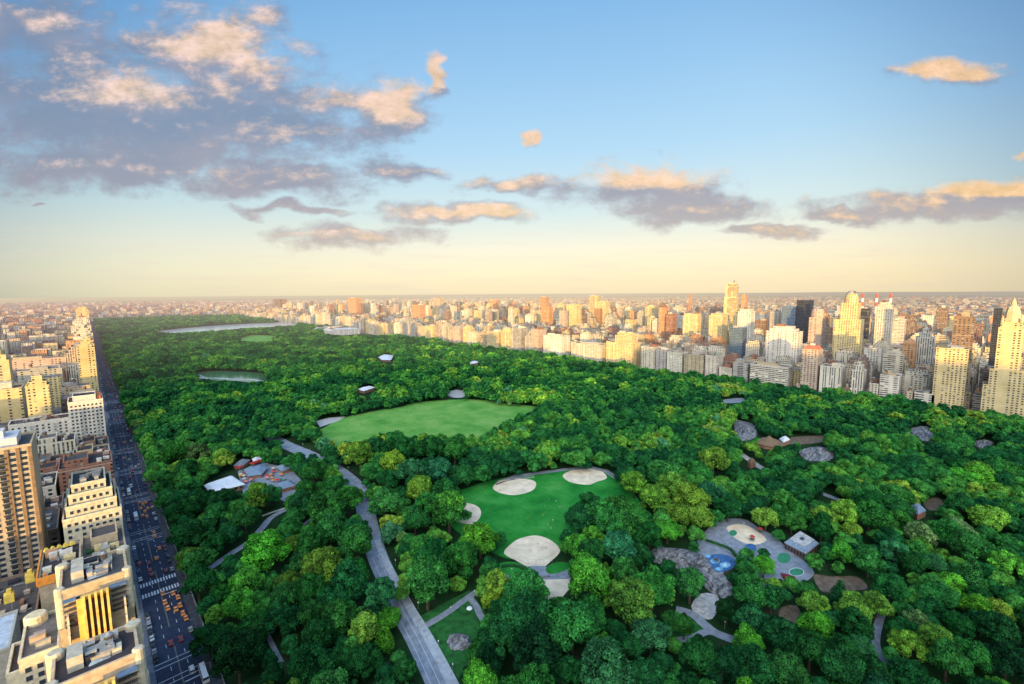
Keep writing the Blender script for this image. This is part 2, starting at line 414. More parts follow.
IMG['rock'] = [(652,552),(668,550),(690,553),(705,560),(730,580),(730,592),(722,594),(705,582),(690,572),(670,560)]
IMG['rockgravel'] = [(692,606),(702,594),(716,596),(718,604),(712,618),(700,616)]
IMG['path3'] = [(680,609),(692,612),(706,624),(733,635),(735,642),(700,641),(692,637),(706,632),(700,622),(688,617)]
IMG['house'] = [(784,541),(800,531),(817,540),(816,553),(803,556),(786,549)]
IMG['earth'] = [(815,575),(832,577),(856,577),(866,588),(850,590),(828,592),(820,588)]
IMG['earth2'] = [(782,608),(796,606),(800,618),(790,626),(780,618)]
IMG['grey1'] = [(734,421),(752,424),(757,435),(745,441),(737,437)]
IMG['path4'] = [(739,453),(746,455),(764,466),(768,470),(752,469)]
IMG['pavil'] = [(757,444),(766,439),(784,445),(778,450),(762,451)]
IMG['tan'] = [(778,440),(795,437),(824,436),(822,442),(790,444)]
IMG['rocks2'] = [(799,452),(812,448),(831,450),(832,459),(812,461),(804,458)]
IMG['grey2'] = [(910,429),(928,427),(934,436),(928,441),(914,437)]
IMG['path5'] = [(818,491),(838,496),(846,503),(832,502),(818,496)]
IMG['roof5'] = [(908,512),(918,510),(926,518),(918,522),(909,518)]
IMG['tan5'] = [(924,502),(938,498),(944,508),(930,510)]
IMG['grey3'] = [(974,443),(984,440),(992,444),(982,449)]
IMG['path6'] = [(872,630),(880,620),(880,650),(874,654)]
IMG['tavern'] = [(204,483),(222,478),(236,466),(252,460),(262,464),(288,470),(298,478),(296,498),(284,500),(276,488),(244,487),(236,494),(208,497)]
IMG['trans'] = [(262,511),(286,507),(288,512),(270,522),(262,534),(240,550),(219,562),(216,560),(240,543),(258,528),(262,516)]
IMG['path7'] = [(300,526),(314,515),(317,518),(304,529)]
IMG['lake'] = [(196,373),(215,371),(240,372),(262,373.5),(268,380),(262,384),(240,381),(200,379)]
IMG['reservoir'] = [(156,331.5),(180,328.5),(210,326),(250,323.5),(293,322.5),(296,325.5),(250,328),(200,332),(170,333)]
IMG['great'] = [(238,340),(250,335),(273,336),(272,341),(250,342)]
IMG['metroof'] = [(322,333),(345,327),(372,326),(392,331),(390,335),(340,336)]
IMG['white2'] = [(377,358),(384,356),(395,357),(392,364),(382,363)]
IMG['white3'] = [(356,391),(372,388),(377,389),(374,394),(360,394)]
IMG['white4'] = [(447,393),(456,390),(464,392),(463,397),(452,397)]
IMG['speck'] = [(470,363),(478,363),(478,366),(470,366)]
IMG['pathb'] = [(243,650),(250,630),(254,634),(256,660)] if False else [(266,633),(271,630),(278,652),(274,655)]
IMG['bench'] = [(742,464),(754,470),(748,472)]
IMG['park_road'] = [(722,400),(742,398),(745,402),(724,403)]

# ------------------------------------------------------------------ the setting
big = 90000
sheet('city_ground', [(-big, -big), (big, -big), (big, big), (-big, big)], -.02, M['city'])
sheet('park_ground', [(PW, PS), (PE, PS), (PE, PN), (PW, PN)], .0, M['floor'])
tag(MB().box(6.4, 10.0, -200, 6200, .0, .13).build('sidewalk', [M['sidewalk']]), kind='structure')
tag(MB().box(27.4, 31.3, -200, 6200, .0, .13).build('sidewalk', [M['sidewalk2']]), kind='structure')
sheet('road', [(10.0, -200), (27.4, -200), (27.4, 6200), (10.0, 6200)], .01, M['asphalt'])
sheet('road', [(862, -600), (880, -600), (880, 6000), (862, 6000)], .01, M['asphalt'])
WS = [165+80.5*k for k in range(55)]       # cross streets
for i, y in enumerate(WS):
    if i < 30: sheet('side_street', [(-300, y-5), (10.0, y-5), (10.0, y+5), (-300, y+5)], .014, M['asphalt'])
mk = MB(); mk2 = MB()
for a in (15.7, 18.55, 18.85, 22.0):                      # lane lines
    y = 120
    while y < 1500:
        ln = 78 if a in (18.55, 18.85) else 3.2
        if a in (18.55, 18.85): mk2.poly([(a-.09, y, .02), (a+.09, y, .02), (a+.09, y+66, .02), (a-.09, y+66, .02)]); y += 80.5
        else: mk.poly([(a-.1, y, .02), (a+.1, y, .02), (a+.1, y+ln, .02), (a-.1, y+ln, .02)]); y += 9
for i, y in enumerate(WS[:14]):                          # crosswalks and stop lines
    for yy in (y-8, y+5):
        x = 10.5
        if i in (2,):
            while x < 27: mk.poly([(x, yy, .021), (x+.75, yy, .021), (x+.75, yy+4.6, .021), (x, yy+4.6, .021)]); x += 1.35
        else:
            for e in (0, 3.4): mk.poly([(10.3, yy+e, .021), (27.1, yy+e, .021), (27.1, yy+e+.35, .021), (10.3, yy+e+.35, .021)])
    mk.poly([(19.2, y-11.5, .021), (27, y-11.5, .021), (27, y-10.9, .021), (19.2, y-10.9, .021)])
tag(mk.build('road_marking', [M['line']]), kind='structure'); tag(mk2.build('road_marking', [M['line2']]), kind='structure')
sheet('meadow', grow(spline(GP([(312,440),(328,426),(347,417),(378,410.5),(401,407),(415,403),(445,400),(482,400),(512,404),(540,408),(530,418),(508,428),(490,440),(450,446),(400,448),(350,452)]), 4), 1.01), .012, M['meadow'])
sheet('lawn_beige', GP(IMG['beige']), .02, M['gravel'])
sheet('ball_field', grow(spline(GP([(440,500),(470,487),(492,480),(534,473.5),(563,470),(606,470),(624,484),(640,505),(610,520),(585,545),(556,552),(540,560),(506,558),(480,545),(450,525)]), 4), 1.0), .012, M['lawn'])
for q in ([(493,487),(504,478.5),(519,478),(535,481.5),(533,490),(516,495),(500,493)], [(563,475),(577,469),(598,469.5),(607,477.5),(596,482),(588,484.8),(570,482)],
          [(459,504),(470,503.5),(479,507.5),(481,514),(478,520),(471,524),(455,520)], [(504,553),(511,544),(521,538),(537,535.5),(552,541),(560,551),(550,562),(543,567),(529,567),(515,560)]):
    sheet('infield', spline(GP(q), 5), .016, M['sand'])
sheet('plaza', GP([(486,572),(500,574),(520,571),(529,566),(544,566),(553,570),(570,569),(572,576),(570,582),(480,582)]), .018, M['path'])
sheet('sand_ground', GP([(508,580.5),(569,579),(570,588),(560,600),(540,605),(512,600)]), .022, M['sand'])
sheet('grass_verge', spline(GP([(496,566),(505,562),(518,563),(529,569),(528,574),(515,576),(500,573)]), 4), .026, M['lawn'])
sheet('grass_verge', spline(GP([(546,571),(548,566),(558,562),(570,564),(566,570),(552,574)]), 4), .026, M['lawn'])
sheet('path', GP([(494,482),(515,475),(534,472.5),(563,468.5),(590,466),(608,470),(618,477),(616,480),(604,472),(590,468.5),(563,471),(534,475),(504,480)]), .02, M['path'])
sheet('grass_lawn', GP([(410,622),(440,605),(470,590),(490,620),(486,660),(470,690),(462,684),(424,628)]), .008, M['grass'])
# park drive
dr = [G(*p) for p in [(230,420),(262,432),(284,444),(312,456),(334,468),(352,482),(361,494),(365,508),(370,530),(377,555),(388,580),(403,612),(418,640),(438,682),(470,750)]]
strip('park_drive', dr, (17, 10), .024, M['drive'])
strip('drive_lane', [G(*p) for p in [(377,540),(386,562),(397,582),(410,607),(428,637),(452,682),(486,750)]], (4, 5), .03, M['drive2'])
for off in (-3.2, .4): strip('road_marking', [(G(*p)[0]+off, G(*p)[1]) for p in [(377,555),(388,580),(403,612),(418,640),(438,682),(470,750)]], (.22, .22), .034, M['line'])
strip('path', [G(*p) for p in [(418,630),(430,623),(448,612),(470,596),(490,584),(510,577)]], (4, 4), .028, M['path'])
strip('path', [G(*p) for p in [(469,597),(476,606),(482,618),(494,634)]], (3.6, 3.6), .03, M['path'])
strip('path', [G(*p) for p in [(676,609),(692,614),(704,624),(716,633),(738,641),(756,645)]], (5.5, 5.5), .026, M['path'])
strip('path', [G(*p) for p in [(676,640),(692,638),(706,632),(720,634)]], (3.6, 4), .03, M['path'])
sheet('grass_lawn', spline(GP([(672,624),(688,620),(702,626),(704,632),(690,636),(674,636)]), 3), .02, M['grass'])
strip('path', [G(*p) for p in [(210,568),(232,553),(250,541),(262,528),(272,517),(290,508),(310,502)]], (5, 5), .026, M['path'])
strip('path', [G(*p) for p in [(262,516),(276,511),(292,506)]], (2.5, 2.5), .036, M['gravel'])
strip('path', [G(*p) for p in [(296,530),(303,525),(315,516),(326,508)]], (3, 3), .028, M['path'])
strip('path', [G(*p) for p in [(264,628),(270,640),(277,654),(282,664)]], (2.2, 2.2), .026, M['path'])
strip('path', [G(*p) for p in [(733,448),(744,456),(760,467),(775,476)]], (7, 7), .026, M['gravel'])
strip('path', [G(*p) for p in [(810,488),(826,495),(842,501),(856,508)]], (6, 6), .026, M['path'])
strip('path', [G(*p) for p in [(882,612),(877,630),(876,645),(884,660),(905,672),(930,684)]], (3.5, 3.5), .026, M['path'])
for k, m_ in (('tan', 'earth'), ('earth', 'earth'), ('earth2', 'earth'), ('tan5', 'earth'), ('white4', 'gravel'), ('rockgravel', 'gravel'), ('park_road', 'path')):
    sheet('bare_ground', grow(spline(GP(IMG[k]), 3), 1.06), .02, M[m_])
sheet('lake', grow(spline(GP(IMG['lake']), 4), 1.05), .03, M['lake'])
strip('lake_glint', [G(*p) for p in [(197,374.5),(204,378),(214,378),(232,379),(250,379.5),(262,381)]], (12, 9), .04, M['water'])  # pale strip painted as the glint on the lake
sheet('reservoir', grow(spline(GP(IMG['reservoir']), 4), 1.03), .03, M['water'])
sheet('great_lawn', grow(spline(GP(IMG['great']), 4), 1.05), .03, M['meadow'])
sheet('river', [(2330, -1500), (2620, -1500), (2640, 900), (2500, 2200), (2600, 3400), (3300, 4600), (3200, 5200), (2350, 4200), (2300, 2200), (2350, 900)], .01, M['water'])
sheet('bay', [G(430, 297.6), G(605, 296.5), G(600, 295.2), G(500, 295.6), G(440, 296.2)], .01, M['water'])
def ridge(name, pxs, dist, hts):
    mb = MB(); n = 60; top = []; bot = []; back = []
    for i in range(n+1):
        px = pxs[0]+(pxs[1]-pxs[0])*i/n; a, b_, c = ray(px, 300); l = math.hypot(a, b_)
        h = hts[0]+(hts[1]-hts[0])*max(0, i/n-.35)/.65; h *= .8+.3*rnd.random()+.25*math.sin(i*.4)
        top.append((a/l*dist, b_/l*dist, h)); bot.append((a/l*(dist-2500), b_/l*(dist-2500), -5)); back.append((a/l*(dist+4000), b_/l*(dist+4000), -5))
    mb.V = bot+top+back; N = n+1
    for i in range(n): mb.quad((i, i+1, N+i+1, N+i)); mb.quad((N+i, N+i+1, 2*N+i+1, 2*N+i))
    return tag(mb.build(name, [M['city']], smooth=True), kind='structure')
ridge('hills', (-200, 1500), 34000, (20, 230))

# ------------------------------------------------------------------ trees
def crown_mesh(name, seed, nleaf, leaf, shape='round', lobes=26):
    r = np.random.RandomState(seed); cen = []; rad = []; ex = r.uniform(.86, 1.16)
    for i in range(lobes):
        for _ in range(30):
            th = r.uniform(0, 2*np.pi); cz = r.uniform(-.35, 1.0); s = math.sqrt(max(0, 1-cz*cz)); q = r.uniform(.42, .86)
            if shape == 'cone': zz = r.uniform(0, 1); w = (1-zz)**.8*.62; c = np.array([w*math.cos(th), w*math.sin(th), -.55+zz*2.0]); rr = .16+.26*(1-zz)
            elif shape == 'flat': c = np.array([q*s*math.cos(th), q*s*math.sin(th), cz*.42]); rr = r.uniform(.16, .29)
            elif shape == 'tall': c = np.array([q*.8*s*math.cos(th), q*.8*s*math.sin(th), cz*.85]); rr = r.uniform(.15, .28)
            else: c = np.array([q*s*math.cos(th)*ex, q*s*math.sin(th)/ex, cz*.66+r.uniform(-.08, .1)]); rr = r.uniform(.15, .31)
            if all(np.linalg.norm(c-d) > .17 for d in cen): break
        cen.append(c); rad.append(rr)
    cen = np.array(cen); rad = np.array(rad); tone = r.uniform(.25, .8, lobes)
    area = rad**2; pr = area/area.sum(); li = r.choice(lobes, nleaf*3, p=pr)
    d = r.normal(size=(nleaf*3, 3)); d[:, 2] = np.where(r.rand(nleaf*3) < .65, np.abs(d[:, 2]), d[:, 2]); d /= np.linalg.norm(d, axis=1)[:, None]
    bump = 1+.14*np.sin(d[:, 0]*9+li)*np.sin(d[:, 1]*8+li*2)+.1*np.sin(d[:, 2]*11+li)
    p = cen[li]+d*(rad[li]*bump*r.uniform(.86, 1.06, nleaf*3))[:, None]
    keep = np.ones(len(p), bool)
    for j in range(lobes):
        ins = (np.linalg.norm(p-cen[j], axis=1) < rad[j]*.84) & (li != j); keep &= ~ins
    keep &= (p*d).sum(1) > -.25
    p, d, li = p[keep][:nleaf], d[keep][:nleaf], li[keep][:nleaf]; n = len(p)
    nn = d+r.normal(size=(n, 3))*.55; nn /= np.linalg.norm(nn, axis=1)[:, None]
    a = np.cross(nn, r.normal(size=(n, 3))); a /= np.linalg.norm(a, axis=1)[:, None]; b_ = np.cross(nn, a)
    sz = leaf*r.uniform(.6, 1.35, n)[:, None]; el = r.uniform(.6, 1.0, n)[:, None]
    V = np.stack([p+a*sz, p+b_*sz*el, p-a*sz, p-b_*sz*el], 1).reshape(-1, 3)
    # dark inner core in each lobe so that the crown is not see-through
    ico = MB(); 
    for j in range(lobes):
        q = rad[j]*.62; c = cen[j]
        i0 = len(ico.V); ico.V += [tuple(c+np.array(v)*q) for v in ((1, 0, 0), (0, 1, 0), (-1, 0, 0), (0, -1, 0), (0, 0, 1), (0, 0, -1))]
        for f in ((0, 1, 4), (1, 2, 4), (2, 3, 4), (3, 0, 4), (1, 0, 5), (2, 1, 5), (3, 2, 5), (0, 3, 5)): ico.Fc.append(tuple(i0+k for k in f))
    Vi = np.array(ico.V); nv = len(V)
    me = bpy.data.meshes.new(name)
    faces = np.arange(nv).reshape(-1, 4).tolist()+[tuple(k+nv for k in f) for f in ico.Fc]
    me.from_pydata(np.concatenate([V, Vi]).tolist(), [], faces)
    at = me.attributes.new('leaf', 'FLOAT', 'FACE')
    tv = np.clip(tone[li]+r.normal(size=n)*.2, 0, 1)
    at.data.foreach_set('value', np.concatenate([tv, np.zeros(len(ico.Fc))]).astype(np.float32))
    me.materials.append(M['leaf']); me.update(); return me
def trunk_mesh(seed):
    r = random.Random(seed); mb = MB(); mb.tube((0, 0, -1.25), (.02, .01, -.45), .075, .055, 8)
    for k in range(5):
        a = k*1.257+r.random()*.5; e = (.42*math.cos(a), .42*math.sin(a), r.uniform(.0, .35))
        mid = (.16*math.cos(a), .16*math.sin(a), -.25); mb.tube((.02, .01, -.5), mid, .045, .034, 6); mb.tube(mid, e, .034, .014, 5)
    mb.tube((.02, .01, -.5), (0, 0, .35), .045, .016, 6)
    return mb.mesh('trunk', [M['bark']])
NV = 5
CR = {'round': [crown_mesh('round crown', 10+i, 8500, .040, 'round', 44+i*4) for i in range(NV)],
      'flat': [crown_mesh('spreading crown', 30+i, 8000, .040, 'flat', 44) for i in range(2)],
      'tall': [crown_mesh('tall crown', 40+i, 8000, .042, 'tall', 46) for i in range(2)],
      'cone': [crown_mesh('pointed crown', 50+i, 4500, .045, 'cone', 34) for i in range(2)]}
TR = [trunk_mesh(i) for i in range(3)]
COL = {'X': (.006, .046, .016), 'D': (.010, .082, .022), 'M': (.022, .138, .028), 'B': (.055, .26, .026), 'Y': (.105, .25, .030), 'O': (.070, .18, .024), 'T': (.020, .12, .048), 'P': (.09, .19, .07)}
WORD = {'X': 'very dark green', 'D': 'dark green', 'M': 'mid green', 'B': 'bright green', 'Y': 'yellow green', 'O': 'olive green', 'T': 'bluish green', 'P': 'pale grey green'}
# the crowns one can tell apart near the camera: photo point of the crown's middle, radius in photo points, colour, shape
HAND = """245,517,14,M 247,583,16,B 243,606,17,B 266,551,21,B 323,568,22,O 308,592,18,M 355,543,23,M 384,504,17,M 327,508,19,M 420,487,15,Y 380,595,17,T 427,582,25,M
384,640,11,B,cone 338,618,17,M 318,636,19,D 282,620,17,D 238,656,24,X 209,638,17,D 311,664,22,D 363,660,18,D 405,668,13,M 341,660,16,D 198,583,16,D 191,533,17,D 216,543,12,D
184,511,14,D 257,490,11,Y 288,528,13,M 330,528,17,M 311,542,16,M 348,500,14,M 334,486,11,M 313,474,13,M 206,500,12,D 419,490,14,Y 428,503,13,M 449,512,20,M 415,522,14,D 480,538,18,B
459,559,21,M 489,564,9,T 438,545,9,D 405,550,9,D 498,583,14,Y 524,592,23,M 506,610,18,D 572,627,28,M 523,618,27,D 535,652,25,X 589,582,23,B 625,571,15,M 632,603,25,O 652,590,22,M
616,598,15,O 614,628,12,D 651,636,20,T,flat 603,645,13,B,flat 628,654,16,D 606,670,28,T 661,663,13,D 568,670,16,D 648,676,20,D 674,621,11,M 665,473,19,M 634,482,14,O 674,486,18,O
655,498,17,O 690,500,18,O 676,514,14,O 681,531,21,M 700,517,14,O 607,463,9,B 600,516,19,M 580,518,17,D 590,507,13,D 619,511,16,M 637,517,14,M 593,535,12,B 618,549,20,T 578,546,14,B
567,545,9,Y 649,537,15,D 640,556,12,D 714,461,15,O 699,473,12,M 709,493,15,T 706,482,6,P 716,515,8,Y 721,517,9,Y 724,535,5,D 741,541,9,M 764,560,16,B 760,542,6,M 778,534,6,M 766,517,12,Y
743,518,7,M 792,520,12,M 823,516,12,Y 823,563,12,D 690,582,19,M 736,574,11,D 750,592,17,M 727,610,12,X 752,618,17,T 780,600,15,P 807,590,10,M 792,584,9,Y 813,602,13,Y 817,625,16,B
782,636,19,D 684,626,11,M 747,641,14,B 798,513,12,M 845,514,14,Y 869,516,17,M 852,530,10,Y 899,521,12,M 920,533,13,P 958,526,11,P 968,534,10,P 989,519,17,Y 896,551,13,T 869,560,15,M
843,554,12,B 840,592,12,D,cone 914,565,13,D 934,565,11,T 971,578,13,M,cone 971,548,18,M 1007,563,16,B 1010,545,12,M 852,607,17,Y 877,602,13,O 822,623,12,M 917,622,12,P 890,589,15,D
938,595,15,M 932,610,12,D 977,607,13,B 908,643,17,Y 935,640,16,Y 947,661,18,M 971,656,16,M 860,649,13,T 874,668,14,D 810,649,20,D 840,668,20,D 905,672,15,D 998,631,18,D 1007,662,18,X
959,625,14,D 792,605,8,D 458,582,9,D 492,600,10,Y 478,652,15,M,tall 497,640,22,D 470,676,14,D 485,668,18,X 558,612,14,M 545,640,18,D 590,608,14,M 700,660,20,D 722,670,18,X 755,664,20,D 785,672,20,M
341,433,10,D 374,447,16,D 360,456,14,O 330,450,10,Y 345,449,9,D 405,452,14,D 430,448,15,D 395,444,12,M 455,452,14,M 374,472,10,M 392,462,13,Y 410,470,14,T 438,470,15,T 388,480,11,D 445,490,14,M
312,455,10,M 302,468,6,D 318,466,9,M 297,452,5,D 271,474,6,B 279,485,6,M 275,464,5,Y 225,500,13,D 238,507,9,D 266,500,10,D 292,503,9,M 305,488,12,M 190,487,12,M 185,470,12,M 210,470,11,M 228,470,10,D 176,455,12,M 197,452,12,P""".split()
FAR = [crown_mesh('light crown', 70+i, 2000, .075, 'round', 30) for i in range(4)]
trees = []     # x, y, r, hscale, colour key, shape
def add_tree_px(px, py, rp, key, shape='round'):
    z = 9.0
    for _ in range(4):
        x, y = G(px, py, z); d = float(proj(x, y, z)[2]); r = min(rp*d/F*.98, 14.0); z = r*1.15+1
    trees.append([x, y, r, rnd.uniform(.95, 1.15), key, shape])
for s in HAND:
    q = s.split(','); add_tree_px(float(q[0]), float(q[1]), float(q[2]), q[3], q[4] if len(q) > 4 else 'round')
def hidden_clear(x, y, r, tight=1.0):
    """True where a crown of radius r at x, y would stand in or hide a clearing the photo shows"""
    x = np.asarray(x); y = np.asarray(y); r = np.asarray(r); bad = np.zeros(x.shape, bool)
    pts = [(0, 0, 0), (0, 0, 1.15), (0, 0, 1.8), (cY*.75, -sY*.75, 1.2), (-cY*.75, sY*.75, 1.2), (cY*.6, -sY*.6, 1.6), (-cY*.6, sY*.6, 1.6), (0, 0, .6), (cY*.9, -sY*.9, 1.0), (-cY*.9, sY*.9, 1.0), (cY*.4, -sY*.4, .5), (-cY*.4, sY*.4, .5), (0, 0, 1.5), (cY*.35, -sY*.35, 1.35), (-cY*.35, sY*.35, 1.35)]
    P2 = [proj(x+a*r*tight, y+b_*r*tight, c*r*tight) for a, b_, c in pts]
    for k, poly in IMG.items():
        x0 = min(p[0] for p in poly); x1 = max(p[0] for p in poly); y0 = min(p[1] for p in poly); y1 = max(p[1] for p in poly)
        for u, v, d in P2:
            c = (u >= x0) & (u <= x1) & (v >= y0) & (v <= y1) & (d > 1)
            if c.any():
                ii = np.nonzero(c & ~bad)[0]
                if len(ii): bad[ii] |= inpoly(u[ii], v[ii], poly)
    return bad
kept = []
for t_ in trees:            # a crown that would hide a path or a lawn the photo shows is drawn in or left out
    for _ in range(5):
        if not hidden_clear([t_[0]], [t_[1]], [t_[2]], .9)[0]: kept.append(t_); break
        t_[2] *= .86
trees = kept; nhand = len(trees)
nr = np.random.RandomState(3)
cell = 11.6
gx, gy = np.meshgrid(np.arange(PW+6, PE-3, cell), np.arange(PS, PN-4, cell))
gx = (gx+nr.uniform(-.42, .42, gx.shape)*cell).ravel(); gy = (gy+nr.uniform(-.42, .42, gy.shape)*cell).ravel()
gr = nr.uniform(5.0, 9.2, gx.shape)*np.where(gy > 700, 1.12, 1.0)
gx = np.maximum(gx, PW+3+nr.uniform(0, 2, gx.shape))
pt_ = np.sin(gx*.031+1.3*np.sin(gy*.017))*np.sin(gy*.027+1.7*np.sin(gx*.021))+.5*np.sin(gx*.071+gy*.053)
gr = gr*(1.06+.20*pt_)
u, v, d = proj(gx, gy, 12)
ok = (d > 20) & (u > -110) & (u < 1130) & (v < 800)
gx, gy, gr = gx[ok], gy[ok], gr[ok]
ok = ~hidden_clear(gx, gy, gr)
gx, gy, gr = gx[ok], gy[ok], gr[ok]
hx = np.array([t[0] for t in trees]); hy = np.array([t[1] for t in trees]); hr = np.array([t[2] for t in trees])
keys = 'XDDDDMMMMMMMTOOYBB'
for x, y, r in zip(gx, gy, gr):
    dd = np.hypot(hx-x, hy-y)
    if (dd < .70*(hr+r)).any(): continue
    k = rnd.choice(keys); sh = rnd.choice(['round']*6+['flat', 'tall', 'tall'])
    trees.append([x, y, r, rnd.uniform(.72, 1.25), k, sh])
# smaller dark trees filling the gaps near the camera
qx, qy = np.meshgrid(np.arange(PW+5, 620, 7.0), np.arange(PS, 640, 7.0)); qx = (qx+nr.uniform(-3, 3, qx.shape)).ravel(); qy = (qy+nr.uniform(-3, 3, qy.shape)).ravel(); qr = nr.uniform(3.8, 6.2, qx.shape)
u, v, d = proj(qx, qy, 8); ok = (d > 20) & (u > -60) & (u < 1090) & (v < 760); qx, qy, qr = qx[ok], qy[ok], qr[ok]; ok = ~hidden_clear(qx, qy, qr); qx, qy, qr = qx[ok], qy[ok], qr[ok]
ax_ = np.array([t_[0] for t_ in trees]); ay_ = np.array([t_[1] for t_ in trees]); ar_ = np.array([t_[2] for t_ in trees]); fl = []
for x, y, r in zip(qx, qy, qr):
    if (np.hypot(ax_-x, ay_-y) < .82*ar_+.2*r).any() or any(math.hypot(a-x, b_-y) < .8*(c+r) for a, b_, c in fl): continue
    fl.append((x, y, r)); trees.append([x, y, r, rnd.uniform(.7, 1.1), rnd.choice('XXDDDMT'), 'round'])
T = np.array([[t[0], t[1], t[2]] for t in trees]); dist = proj(T[:, 0], T[:, 1], 10)[2]
uu, vv, _ = proj(T[:, 0], T[:, 1], 12)
size = T[:, 2]/dist; size[(uu < -25) | (uu > 1049) | (vv > 715)] = 0; size[:nhand] += .006*(size[:nhand] > 0)
order = np.argsort(-size); indiv = set(int(i) for i in order[:298] if size[i] > 0)
# names of spots for the labels
SPOTS = [('the avenue taxis', 24, 300), ('the avenue', 24, 420), ('the ball field', *G(540, 510)), ('the near ball diamond', *G(538, 552)), ('the white-roofed restaurant', *G(225, 488)), ('the park drive', *G(372, 530)), ('the park drive', *G(420, 640)),
         ('the splash playground', *G(720, 562)), ('the park house', *G(800, 545)), ('the grey outcrop', *G(690, 560)), ('the forked pale path', *G(706, 626)), ('the broad pale meadow', *G(430, 420)), ('the triangular path lawn', *G(455, 625)), ('the brown earth patch', *G(845, 582)), ('the sunken side path', *G(262, 528)),
         ('the lower right corner', *G(980, 660)), ('the lower right corner', *G(900, 650)), ('the small grey roof', *G(916, 516)), ('the round pavilion', *G(768, 444)), ('the bottom edge', *G(600, 680)), ('the bottom edge', *G(300, 680))]
def where(x, y):
    i = min(range(len(SPOTS)), key=lambda k: math.hypot(SPOTS[k][1]-x, SPOTS[k][2]-y)); n, sx, sy = SPOTS[i]
    u1, v1, _ = proj(x, y, 0); u2_, v2_, _ = proj(sx, sy, 0)
    dx, dy = float(u1-u2_), float(v1-v2_)*1.6
    rel = ('right of' if dx > 0 else 'left of') if abs(dx) > abs(dy) else ('in front of' if dy > 0 else 'beyond')
    return rel+' '+n, math.hypot(sx-x, sy-y)
sh_word = {'round': 'round', 'flat': 'spreading', 'tall': 'tall', 'cone': 'pointed'}
todo = []
for i in sorted(indiv):
    x, y, r, hs, k, sh = trees[i]; w, dd = where(x, y); todo.append((w, WORD[k]+' '+sh_word[sh]+'-crowned', dd, i))
todo.sort(key=lambda q: (q[0], q[1], q[2])); cnt = {}
farids = [int(i) for i in order[:298] if size[i] > 0][-4:]
for w, c, dd, i in todo:
    x, y, r, hs, k, sh = trees[i]; n = cnt.get((w, c), 0); cnt[(w, c)] = n+1
    lab = '%s tree %s, %s' % (c, w, 'nearest it' if n == 0 else ordw(n)+' from it')
    z0 = 0; s = r; t = empty('leafy_tree' if sh != 'cone' else 'pointed_tree', (x, y, z0), lab, 'tree', 'park trees')
    a = rnd.uniform(0, 6.28)
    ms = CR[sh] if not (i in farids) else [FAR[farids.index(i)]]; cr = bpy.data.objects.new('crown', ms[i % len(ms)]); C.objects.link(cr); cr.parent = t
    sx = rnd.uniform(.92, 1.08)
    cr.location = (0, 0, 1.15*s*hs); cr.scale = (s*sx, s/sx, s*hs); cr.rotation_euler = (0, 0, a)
    b0 = COL[k]; j = rnd.uniform(.82, 1.2)*(.72 if float(vv[i]) > 600 else .92)*(.72 if float(uu[i]) < 330 and k not in 'BY' else 1.0); cr.color = (b0[0]*j*rnd.uniform(.85, 1.2), b0[1]*j, b0[2]*j*rnd.uniform(.8, 1.2), 1)  # vignette put into the crown colours, darker low and left in view
    tk = bpy.data.objects.new('trunk', TR[i % 3]); C.objects.link(tk); tk.parent = t; tk.location = (0, 0, 1.2*s*hs); tk.scale = (s, s, s*hs); tk.rotation_euler = (0, 0, a)
rest = [t for i, t in enumerate(trees) if i not in indiv]
